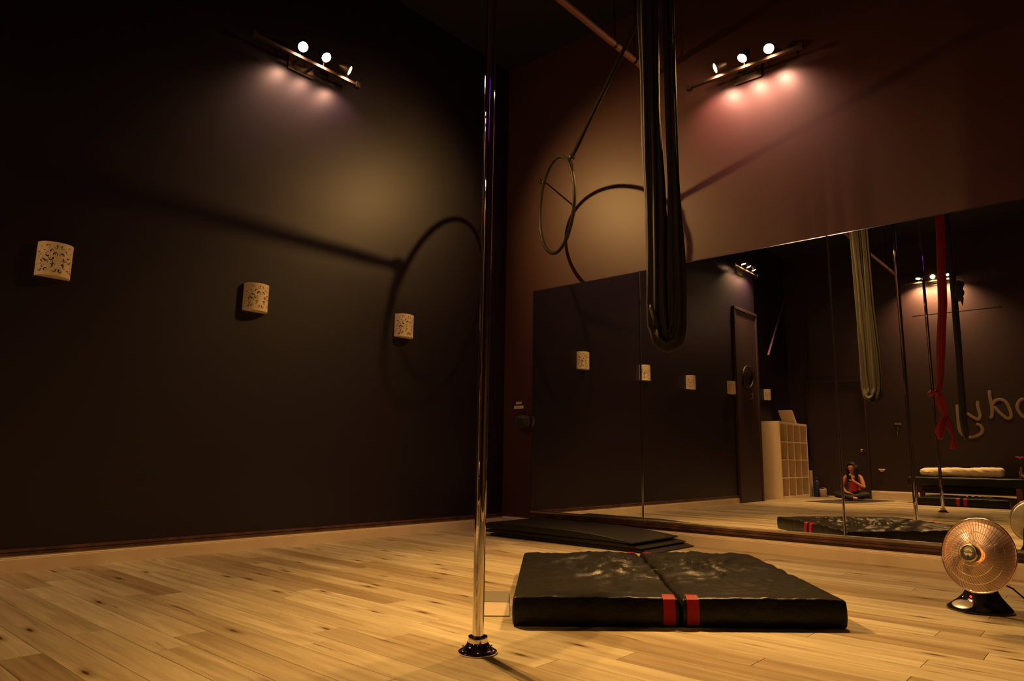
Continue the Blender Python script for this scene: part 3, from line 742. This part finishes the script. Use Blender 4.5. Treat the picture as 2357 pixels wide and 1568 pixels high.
def text_on(body, size, pos, nrm, upv, parent, org, m):
    cu = bpy.data.curves.new('lettering', 'FONT'); cu.body = body; cu.size = size; cu.align_x = 'CENTER'; cu.align_y = 'CENTER'; cu.extrude = .0002
    tmp = bpy.data.objects.new('tmp', cu); C.objects.link(tmp); bpy.context.view_layer.update()
    me = bpy.data.meshes.new_from_object(tmp.evaluated_get(bpy.context.evaluated_depsgraph_get())); bpy.data.objects.remove(tmp)
    n_ = Vector(nrm).normalized(); u_ = (Vector(upv) - n_ * Vector(upv).dot(n_)).normalized(); x_ = u_.cross(n_)
    me.transform(Matrix.Translation(Vector(pos) - Vector(org)) @ Matrix((x_, u_, n_)).transposed().to_4x4())
    me.materials.clear(); me.materials.append(M[m]); o = bpy.data.objects.new('badge_lettering', me); C.objects.link(o); o.parent = parent; return o
text_on('HeatDish', .0112, cp + ax * .0128 + V(0, 0, .001), ax, (0, 0, 1), cap, og, 'ink')
text_on('presto', .0055, cp + ax * .0128 + V(0, 0, .0075), ax, (0, 0, 1), cap, og, 'ink')
# heating coil and its carrier behind the cap
co = MB(); n = 300
cc = RC + ax * .006
co.tube([cc + ax * (.022 * (2 * k / n - 1)) + (a_ * math.cos(k * .42) + b2 * math.sin(k * .42)) * .029 for k in range(n)], .0024, 5)
co.build('heating_coil', 'glow', ht, og)
MB().lathe([(.020, -.076), (.020, .026), (.017, .03)], 20, RC, ax).build('coil_core', 'badge', ht, og)
for th in (0, 2.09, 4.19): MB().tube([RC - ax * .06 + (a_ * math.cos(th) + b2 * math.sin(th)) * .02, cp - ax * .03 + (a_ * math.cos(th) + b2 * math.sin(th)) * .03], .003, 6).build('support_rod', 'steel', ht, og)
# base: lofted ellipses rising into the neck behind the dish
bs = MB(); secs = [(0, .128, .112, 0, 0), (.006, .131, .115, 0, 0), (.016, .127, .110, 0, 0), (.028, .112, .094, .004, .004), (.045, .092, .074, .010, .012), (.065, .074, .058, .014, .022), (.09, .060, .048, .016, .032), (.12, .050, .040, .014, .042), (.16, .042, .034, .012, .052), (.205, .034, .028, .012, .058), (.235, .020, .016, .012, .056)]
n = 40; bxv = V(.965, .262, 0); byv = V(-.262, .965, 0)
for (z, ra, rb, oa, ob) in secs:
    for k in range(n):
        t = 2 * math.pi * k / n; bs.v.append(og + bxv * (ra * math.cos(t) + oa) + byv * (rb * math.sin(t) + ob) + V(0, 0, z))
for i in range(len(secs) - 1):
    for k in range(n):
        k2 = (k + 1) % n; bs.f.append((i * n + k, i * n + k2, (i + 1) * n + k2, (i + 1) * n + k))
bs.f.append(tuple(range(n))); bs.f.append(tuple((len(secs) - 1) * n + k for k in range(n - 1, -1, -1)))
bs.build('base', 'gloss_black', ht, og, smooth=True)
tl = V(-.45, -.80, .0).normalized()
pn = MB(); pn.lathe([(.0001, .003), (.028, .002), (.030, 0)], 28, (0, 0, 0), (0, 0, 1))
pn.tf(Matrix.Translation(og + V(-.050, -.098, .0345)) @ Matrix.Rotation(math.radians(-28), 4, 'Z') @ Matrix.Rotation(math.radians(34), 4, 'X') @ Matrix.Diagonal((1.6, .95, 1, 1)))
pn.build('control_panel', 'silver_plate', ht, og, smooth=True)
MB().lathe([(.004, -.003), (.004, .003), (.0001, .005)], 12, og + V(-.022, -.062, .066), V(-.2, -.8, .5)).build('indicator_light', 'led_red', ht, og)
MB().tube([V(4.06, -1.10, .115), V(4.10, -1.11, .10), V(4.15, -1.14, .06), V(4.20, -1.18, .02), V(4.26, -1.20, .006), V(4.5, -1.22, .005), V(4.9, -.9, .005), V(5.3, -.25, .005), V(5.32, -.04, .03)], .004, 8).build('power_cord', 'gloss_black', ht, og, smooth=True)

# ------------------------------------------------------------------ small things on the wall beside the mirror
og = V(.20, -.01, 1.14); ws = thing('wall_switch', 'pair of small beige wall plates between the corner and the mirror', 'switch', og)
MB().box((.163, -.008, 1.150), (.231, -.0005, 1.172), .002).build('upper_plate', 'ivory', ws, og)
MB().box((.138, -.008, 1.106), (.257, -.0005, 1.134), .002).build('lower_plate', 'ivory', ws, og)
def pouch(p):
    q_ = p.copy(); q_ += p.normalized() * .02 * noise.noise(p * 16 + V(2, 1, 0)); q_.x *= 1 - .35 * max(0, -p.z / .06); return q_
og = V(.285, -.045, .98); bg = thing('hanging_pouch', 'small dark pouch hanging on the wall beside the mirror edge', 'pouch', og)
MB().rbox((.075, .035, .055), .03, (8, 4, 6), 3, pouch).tf(Matrix.Translation(og)).build('pouch_body', 'dark_silk', bg, og, smooth=True)
MB().tube([og + V(-.04, .02, .05), og + V(0, .035, .09), og + V(.04, .02, .05)], .003, 6).build('loop', 'dark_silk', bg, og)
MB().tube([og + V(0, .0445, .093), og + V(0, .028, .093)], .004, 8).build('peg', 'steel', bg, og)

# ------------------------------------------------------------------ far end of the room, seen in the mirrors
# cube shelf against the recess wall
og = V(RX + .19, -7.9, 0); SW, SH, SD = 1.39, 1.34, .37
sh = thing('cube_shelf', 'white sixteen-cube shelf standing against the wall, seen in the mirror', 'shelf', og)
xs0, xs1 = RX + .003, RX + .003 + SD; y0, y1 = -8.60, -8.60 + SW; t = .04; u = .016
MB().box((xs0, y0, 0), (xs1, y0 + t, SH), .002).build('side_panel', 'white_lam', sh, og)
MB().box((xs0, y1 - t, 0), (xs1, y1, SH), .002).build('side_panel', 'white_lam', sh, og)
MB().box((xs0, y0 + t, SH - t), (xs1, y1 - t, SH), .002).build('top_panel', 'white_lam', sh, og)
MB().box((xs0, y0 + t, .0), (xs1, y1 - t, t), .002).build('bottom_panel', 'white_lam', sh, og)
cw = (SW - 2 * t) / 4; chh = (SH - 2 * t) / 4
for k in (1, 2, 3):
    MB().box((xs0, y0 + t + cw * k - u / 2, t), (xs1 - .003, y0 + t + cw * k + u / 2, SH - t)).build('divider', 'white_lam', sh, og)
    MB().box((xs0 + .001, y0 + t, t + chh * k - u / 2), (xs1 - .002, y1 - t, t + chh * k + u / 2)).build('shelf_board', 'white_lam', sh, og)
zc = t + chh * 2 + u / 2
tag(place(MB().lathe([(.0001, 0), (.03, .004), (.052, .022), (.06, .05), (.05, .08), (.03, .096), (.0001, .1)], 20).build('dark_ball', 'dark_silk', None, smooth=True), (-.09, y1 - t - cw / 2, zc)), 'dark round ball in the second-row cube of the shelf', 'ball')
tag(MB().box((-.07, y1 - t - .11, t), (.0, y1 - t - .03, t + .05), .01).build('small_pouch', 'red_silk'), 'tiny dark red pouch in the bottom cube of the shelf', 'pouch')
lb = MB().box((-.12, -.09, 0), (.12, 0, .30), .006)
sx = Matrix.Translation((RX + .20, -8.17, SH)) @ Matrix(((1, 0, 0, 0), (0, 1, .72, 0), (0, 0, .8, 0), (0, 0, 0, 1)))
tag(lb.tf(sx).build('leaning_board', 'white_lam'), 'white slab leaning over on top of the cube shelf', 'board')
tag(MB().box((-.30, -8.74, 0), (.03, -8.63, .48), .006).build('narrow_bin', 'white_pl'), 'narrow pale bin squeezed between the shelf and the back wall', 'bin')
bt = thing('water_bottle', 'tall navy bottle on the floor by the shelf', 'bottle', (.12, -8.66, 0))
MB().lathe([(.05, 0), (.052, .01), (.052, .26), (.03, .30), (.02, .31)], 20).build('bottle_body', 'blue', bt, smooth=True)
MB().lathe([(.024, .31), (.024, .345), (.02, .35)], 16).build('cap', 'blue', bt, smooth=True)
bk = thing('small_bucket', 'small pale bucket on the floor against the back wall', 'bucket', (.24, -8.62, 0))
MB().lathe([(.055, 0), (.062, .14), (.064, .145), (.058, .145), (.052, .01), (.0001, .008)], 24).build('bucket_body', 'white_pl', bk, smooth=True)
MB().tube([(.062 * math.cos(a), 0, .14 + .03 * math.sin(a)) for a in [math.pi * k / 12 for k in range(13)]], .003, 6).build('handle', 'steel', bk)

# doors
dr = struct(MB().box((.05, YB, 0), (1.00, YB + .035, 2.12), .003).build('door_1', 'door'))
MB().box((-.02, YB, 0), (.05, YB + .05, 2.19)).build('door_frame', 'door', dr); MB().box((1.0, YB, 0), (1.02, YB + .05, 2.19)).build('door_frame', 'door', dr)
MB().box((.05, YB, 2.12), (1.0, YB + .05, 2.19)).build('door_frame', 'door', dr)
MB().lathe([(.022, 0), (.022, .006), (.009, .01), (.009, .04), (.024, .05), (.026, .062), (.015, .072), (.0001, .074)], 18, (.92, YB + .035, .86), (0, 1, 0)).build('door_knob', 'brass', dr, smooth=True)
MB().box((.22, YB + .036, .004), (.47, YB + .055, .026)).build('painted_door_light', 'door_light', dr)  # pale strip in place of the light leaking under the door
d2 = struct(MB().box((0, -6.28, 0), (.030, -5.48, 3.05), .006).build('door_2', 'door'))
MB().box((0, -6.33, 0), (.045, -6.28, 3.10), .004).build('door_frame', 'door', d2); MB().box((0, -5.48, 0), (.045, -5.43, 3.10), .004).build('door_frame', 'door', d2)
MB().box((0, -6.33, 3.05), (.05, -5.43, 3.10), .006).build('door_frame', 'door', d2)
MB().tube([(.03, -5.95, 1.72), (.075, -5.95, 1.72), (.075, -5.95, 1.64), (.03, -5.95, 1.64)], .008, 8).build('door_handle', 'steel', d2)
og = V(.055, -5.84, 1.98); hw_ = thing('ring_wreath', 'dark ring hanging on the tall dark door, seen in the mirror', 'ring', og)
MB().tube([og + V(0, .19 * math.cos(a), .17 * math.sin(a)) for a in [2 * math.pi * k / 40 for k in range(40)]], .018, 10, closed=True).build('ring', 'hoop_tape', hw_, og, smooth=True)
MB().tube([og + V(0, .0, .17), og + V(-.015, -.32, .20)], .006, 6).build('cord', 'rope', hw_, og)

# wall bits on the back wall
og = V(1.53, YB, 1.33); kh = thing('key_hook', 'small metal key hook with keys on the back wall', 'key hook', og)
MB().box((1.475, YB + .0005, 1.315), (1.585, YB + .012, 1.35), .003).build('hook_rail', 'steel', kh, og)
for xx in (1.495, 1.53, 1.565): MB().tube([(xx, YB + .01, 1.33), (xx, YB + .03, 1.32), (xx, YB + .034, 1.335)], .004, 6).build('hook', 'steel', kh, og)
MB().lathe([(.012, 0), (.014, 0)], 12, (1.53, YB + .028, 1.30), (0, 1, 0)).build('key_ring', 'steel', kh, og)
MB().box((1.522, YB + .025, 1.22), (1.536, YB + .029, 1.29)).build('key', 'steel', kh, og); MB().box((1.512, YB + .026, 1.12), (1.524, YB + .030, 1.20)).build('key', 'steel', kh, og)
og = V(1.215, YB, .50); tb_ = thing('wall_tray', 'small beige half-round tray low on the back wall', 'tray', og)
MB().tube([(1.165 + .1 * k / 10, YB + .003 + .035 * math.sin(math.pi * k / 10), .525) for k in range(11)], .010, 8).build('lip', 'ivory', tb_, og)
q = MB(); vs = [(1.165 + .1 * k / 10, YB + .002 + .033 * math.sin(math.pi * k / 10), .525) for k in range(11)] + [(1.19 + .05 * k / 10, YB + .002 + .018 * math.sin(math.pi * k / 10), .485) for k in range(11)]
q.add(vs, [(k, k + 1, 12 + k, 11 + k) for k in range(10)] + [tuple(range(11, 22))]).build('bowl', 'ivory', tb_, og)
struct(MB().box((1.9, YB, 3.245), (3.2, YB + .004, 3.256)).build('trim_4', 'paint_back'), 'raised board joint across the back wall')

# lettering painted on the back wall
def glyph(name, lab_, strokes, wd=.024):
    zs = [z for s_ in strokes for _, z in s_]; xs_ = [x for s_ in strokes for x, _ in s_]
    og = V(sum(xs_) / len(xs_), YB, min(zs)); root = thing('wall_letter', lab_, 'letter', og, 'handwritten letters on the back wall')
    for s_ in strokes:
        # catmull-rom, flat ribbon with round ends
        P = [Vector((x, 0, z)) for x, z in s_]; pts = []
        for i in range(len(P) - 1):
            a, b_, c, d = P[max(i - 1, 0)], P[i], P[i + 1], P[min(i + 2, len(P) - 1)]
            for k in range(6):
                tt = k / 6; pts.append(.5 * ((2 * b_) + (c - a) * tt + (2 * a - 5 * b_ + 4 * c - d) * tt * tt + (3 * b_ - a - 3 * c + d) * tt ** 3))
        pts.append(P[-1])
        m_ = MB(); m_.tube([p + V(0, YB + .0035, 0) for p in pts], [wd * .55] + [wd * .9] + [wd] * (len(pts) - 4) + [wd * .9, wd * .55], 12)
        for v in m_.v: v.y = YB + .0035 + (v.y - YB - .0035) * .05
        m_.build('brush_stroke', 'letter', root, og)
glyph('d', 'tan handwritten letter d on the dark back wall', [[(2.928, 1.863), (2.926, 1.753), (2.939, 1.587), (2.934, 1.478), (2.921, 1.423), (2.897, 1.401)],
      [(2.953, 1.623), (2.996, 1.686), (3.073, 1.701), (3.136, 1.653), (3.178, 1.533), (3.188, 1.434), (3.158, 1.39), (3.115, 1.4), (3.04, 1.484), (2.966, 1.595)]])
glyph('o', 'tan handwritten letter o on the dark back wall', [[(3.377, 1.697), (3.33, 1.681), (3.289, 1.62), (3.279, 1.557), (3.299, 1.485), (3.337, 1.421), (3.392, 1.393), (3.438, 1.427), (3.46, 1.515), (3.448, 1.622), (3.411, 1.686), (3.377, 1.697)]])
glyph('y', 'tan handwritten letter y with a looping tail on the back wall', [[(2.751, 1.691), (2.744, 1.603), (2.757, 1.52), (2.761, 1.437), (2.734, 1.382), (2.703, 1.392), (2.644, 1.435), (2.578, 1.493)],
      [(2.697, 1.309), (2.749, 1.285), (2.779, 1.225), (2.762, 1.161), (2.704, 1.116), (2.632, 1.089), (2.577, 1.09), (2.516, 1.109), (2.465, 1.174), (2.447, 1.249), (2.448, 1.464), (2.45, 1.642)]])

# bench with a rolled towel
og = V(2.55, -8.4, 0); be = thing('bench', 'dark upholstered bench with reddish wooden legs against the back wall', 'bench', og)
MB().rbox((.80, .30, .075), .03, (14, 6, 2), 3, lambda p: p + V(0, 0, .008 * noise.noise(p * 6))).tf(Matrix.Translation((2.55, -8.42, .355))).build('seat_pad', 'vinyl_b', be, og, smooth=True)
MB().box((1.95, -8.70, .20), (3.15, -8.20, .285), .004).build('apron', 'vinyl_b', be, og)
for xx in (1.85, 3.25):
    for yy in (-8.16, -8.68): MB().box((xx - .035, yy - .03, 0), (xx + .035, yy + .03, .285), .004).build('leg', 'wood', be, og)
def tw(p):
    q_ = p.copy(); q_.z += .012 * noise.noise(Vector((p.x * 3, p.y * 8, 1))); r_ = (1 - abs(noise.noise(Vector((p.x * 7 + p.z * 9, p.y * 6, p.z * 8))))) ** 4
    q_ += Vector((0, p.y, p.z)).normalized() * (.014 * r_); q_.z += .02 * (p.x / .58) * (1 if p.z > 0 else 0); return q_
tag(MB().rbox((.575, .12, .062), .055, (40, 8, 4), 4, tw).tf(Matrix.Translation((2.50, -8.30, .515))).build('rolled_towel', 'towel', None, smooth=True), 'long cream rolled blanket lying on the dark bench', 'blanket')
vs_ = thing('vase', 'hammered gold vase on the bench end at the frame edge', 'vase', (3.30, -8.32, .434))
MB().lathe([(.03, 0), (.045, .02), (.05, .07), (.035, .13), (.024, .17), (.03, .19), (.026, .19), (.02, .17), (.03, .12), (.0001, .02)], 20).build('vase_body', 'gold', vs_, smooth=True)
fw_ = thing('pink_flower', 'pink flower standing in the gold vase', 'flower', (3.30, -8.32, .46))
MB().tube([(0, 0, 0), (.006, 0, .15), (-.01, .01, .27)], .004, 6).build('stem', 'green', fw_)
for k in range(6):
    a = k * math.pi / 3
    MB().tube([(-.01, .01, .27), (-.01 + .03 * math.cos(a), .01 + .03 * math.sin(a), .30), (-.01 + .06 * math.cos(a), .01 + .06 * math.sin(a), .31)], [.004, .018, .004], 8, sq=.3).build('petal', 'pink', fw_, smooth=True)

# yoga mat and sitting person
tag(MB().box((-.30, -.85, .001), (.30, .85, .007), .002).tf(Matrix.Translation((.99, -7.62, 0)) @ Matrix.Rotation(math.radians(14), 4, 'Z')).build('yoga_mat', 'yoga'), 'charcoal yoga mat under the sitting person', 'yoga mat')

PS = .74; PO = V(.97, -7.95, .008)
pe = thing('person', 'person sitting cross-legged in a red top, looking down at a phone, seen in the mirror', 'person', PO)
J = {}     # joints: facing +y, x right of picture = +x
def jn(n_, x, y_, z, r_): J[n_] = (Vector((x, y_, z)) * PS, r_ * PS)
jn('pel', 0, 0, .13, .135); jn('wst', 0, .0, .27, .110); jn('chs', 0, .03, .44, .120); jn('ush', 0, .045, .54, .085)
jn('nck', 0, .075, .61, .048); jn('hd0', 0, .115, .67, .062); jn('hd1', 0, .13, .75, .088); jn('hd2', 0, .12, .81, .078)
for s_, k in ((-1, 'l'), (1, 'r')):
    jn('sh' + k, s_ * .165, .045, .53, .052)
    jn('hip' + k, s_ * .10, .05, .12, .095); jn('kn' + k, s_ * .36, .26, .13, .068); jn('an' + k, -s_ * .06, .36 + (.05 if k == 'l' else -.02), .06 if k == 'l' else .07, .042); jn('ft' + k, -s_ * .17, .33 + (.05 if k == 'l' else -.02), .045, .036)
jn('ell', -.25, .07, .30, .040); jn('wrl', -.10, .27, .18, .028); jn('hal', -.04, .31, .165, .032)
jn('elr', .25, .12, .28, .040); jn('wrr', .08, .26, .42, .028); jn('har', .03, .28, .465, .032)
edges = [('pel', 'wst'), ('wst', 'chs'), ('chs', 'ush'), ('ush', 'nck'), ('nck', 'hd0'), ('hd0', 'hd1'), ('hd1', 'hd2'), ('ush', 'shl'), ('ush', 'shr'), ('shl', 'ell'), ('ell', 'wrl'), ('wrl', 'hal'), ('shr', 'elr'), ('elr', 'wrr'), ('wrr', 'har'),
         ('pel', 'hipl'), ('pel', 'hipr'), ('hipl', 'knl'), ('hipr', 'knr'), ('knl', 'anl'), ('knr', 'anr'), ('anl', 'ftl'), ('anr', 'ftr')]
def finger(hand, base, dirs, n_):
    prev = hand
    for i, (dx, dy, dz) in enumerate(dirs):
        nm = n_ + str(i); p = (J[prev][0] if i else J[hand][0] + Vector(base) * PS) + Vector((dx, dy, dz)) * PS
        J[nm] = (p, (.0095 - .001 * i) * PS); edges.append((prev, nm)); prev = nm
for i in range(4):
    ln = (.030, .034, .032, .026)[i]
    finger('hal', (.0, .0, 0), [(.030, .018 - .014 * i, .002), (ln, .004, -.012), (ln * .7, -.004, -.018)], 'fl%d' % i)
    finger('har', (0, 0, 0), [(-.018, .016, .026 - .016 * i), (-ln * .8, .010, .006), (-ln * .5, -.016, .004)], 'fr%d' % i)
finger('hal', (0, 0, 0), [(.004, -.030, .010), (.022, -.014, -.002)], 'tl'); finger('har', (0, 0, 0), [(.0, -.012, .034), (-.018, .004, .024)], 'tr')
names = list(J); idx = {n_: i for i, n_ in enumerate(names)}
me = bpy.data.meshes.new('body_tmp'); me.from_pydata([tuple(J[n_][0]) for n_ in names], [(idx[a], idx[b_]) for a, b_ in edges], [])
ob = bpy.data.objects.new('body_tmp', me); C.objects.link(ob)
sk = ob.modifiers.new('s', 'SKIN'); sk.use_smooth_shade = True
for i, n_ in enumerate(names):
    sv = me.skin_vertices[0].data[i]; sv.radius = (J[n_][1], J[n_][1]); sv.use_root = n_ == 'pel'
ob.modifiers.new('u', 'SUBSURF').levels = 2
bpy.context.view_layer.update()
bme = bpy.data.meshes.new_from_object(ob.evaluated_get(bpy.context.evaluated_depsgraph_get())); bpy.data.objects.remove(ob)
# nose, brow and chin shaping on the face (face looks toward +y and down)
fdir = V(0, .88, -.47).normalized(); hc_ = J['hd1'][0]
for v in bme.vertices:
    rel = v.co - hc_
    if rel.length < .125 * PS and rel.dot(fdir) > .03 * PS:
        side = rel.x / PS; upc = rel.dot(V(0, .47, .88)) / PS
        v.co += fdir * PS * (.024 * math.exp(-(side / .014) ** 2 - ((upc + .012) / .022) ** 2) - .008 * (math.exp(-((side - .032) / .016) ** 2 - ((upc - .012) / .014) ** 2) + math.exp(-((side + .032) / .016) ** 2 - ((upc - .012) / .014) ** 2)))
bme.name = 'body'; bme.materials.clear(); bme.materials.append(M['skin'])
body = bpy.data.objects.new('body', bme); C.objects.link(body); body.parent = pe
def seg_of(p):
    best = None
    for a, b_ in edges:
        A, B = J[a][0], J[b_][0]; t_ = max(0, min(1, (p - A).dot(B - A) / max((B - A).length_squared, 1e-9)))
        dd = (p - A - (B - A) * t_).length - lerp(J[a][1], J[b_][1], t_)
        if best is None or dd < best[0]: best = (dd, a, b_, t_)
    return best
def garment(name, m_, test, off_):
    bm = bmesh.new(); bm.from_mesh(bme)
    bm.normal_update()
    kill = []
    for f in bm.faces:
        s_ = seg_of(f.calc_center_median())
        if not test(s_, f.calc_center_median()): kill.append(f)
    bmesh.ops.delete(bm, geom=kill, context='FACES')
    for v in bm.verts: v.co += v.normal * off_
    me_ = bpy.data.meshes.new(name); bm.to_mesh(me_); bm.free(); me_.materials.clear(); me_.materials.append(M[m_])
    o_ = bpy.data.objects.new(name, me_); C.objects.link(o_); o_.parent = pe; return o_
garment('tank_top', 'top_red', lambda s_, p: (s_[1], s_[2]) in (('wst', 'chs'), ('pel', 'wst')) and p.z > .17 * PS or ((s_[1], s_[2]) == ('chs', 'ush') and s_[3] < .75), .006)
garment('leggings', 'legging', lambda s_, p: s_[1] in ('hipl', 'hipr', 'knl', 'knr') or ((s_[1], s_[2]) in (('pel', 'hipl'), ('pel', 'hipr'))) or (s_[1] == 'pel' and p.z <= .19 * PS), .006)
# hair: cap plus long locks
hr = MB(); hcv = J['hd1'][0] + V(0, -.012, .014) * PS
def hairpt(th, ph): return hcv + Vector((math.cos(th) * math.sin(ph) * .104, math.sin(th) * math.sin(ph) * .112, math.cos(ph) * .112)) * PS
nu, nv = 28, 12
for j in range(nv + 1):
    for i in range(nu):
        th = 2 * math.pi * i / nu; front = max(0, math.sin(th))
        phm = lerp(2.2, 1.02, front ** .8); hr.v.append(hairpt(th, .001 + phm * j / nv))
for j in range(nv):
    for i in range(nu): hr.f.append((j * nu + i, j * nu + (i + 1) % nu, (j + 1) * nu + (i + 1) % nu, (j + 1) * nu + i))
ho = hr.build('hair', 'hair', pe, smooth=True); ho.modifiers.new('t', 'SOLIDIFY').thickness = .004
lk = MB()
for (x, y_, z1) in ((-.095, .10, .48), (-.10, .06, .46), (-.085, .02, .44), (-.05, -.03, .42), (0, -.045, .42), (.05, -.03, .42), (.085, .02, .40), (.10, .06, .38), (.105, .10, .36), (.098, .13, .36), (.09, .155, .38)):
    lk.tube([Vector((x * .9, y_, .80)) * PS, Vector((x * 1.05, y_ + .01, .70)) * PS, Vector((x * 1.02, y_ + .02, .58)) * PS, Vector((x * .95, y_ + .03, z1)) * PS], [.024 * PS, .030 * PS, .028 * PS, .006 * PS], 8)
lk.build('hair_locks', 'hair', pe, smooth=True)
for s_ in (-1, 1):
    fc = hc_ + fdir * .079 * PS + V(s_ * .032, 0, 0) * PS + V(0, .47, .88) * .012 * PS
    MB().rbox((.013 * PS, .006 * PS, .005 * PS), .004 * PS, (3, 2, 2), 2).tf(Matrix.Translation(fc)).build('eye', 'hair', pe, smooth=True)
    MB().rbox((.017 * PS, .004 * PS, .003 * PS), .002 * PS, (3, 2, 2), 2).tf(Matrix.Translation(fc + V(0, .47, .88) * .018 * PS + fdir * .004 * PS)).build('eyebrow', 'hair', pe)
    MB().rbox((.006 * PS, .014 * PS, .024 * PS), .005 * PS, (2, 2, 3), 2).tf(Matrix.Translation(hc_ + V(s_ * .09, .0, -.005) * PS)).build('ear', 'skin', pe, smooth=True)
MB().rbox((.020 * PS, .006 * PS, .007 * PS), .005 * PS, (3, 2, 2), 2).tf(Matrix.Translation(hc_ + fdir * .080 * PS - V(0, .47, .88) * .042 * PS)).build('mouth', 'top_red', pe, smooth=True)
ph = MB().rbox((.036, .005, .070), .005, (3, 2, 4), 2).tf(Matrix.Translation(PO + Vector((-.012, .305, .49)) * PS) @ Matrix.Rotation(math.radians(-35), 4, 'X'))
tag(ph.build('phone', 'gloss_black', None, smooth=True), 'dark phone held in the sitting person\'s hand', 'phone')
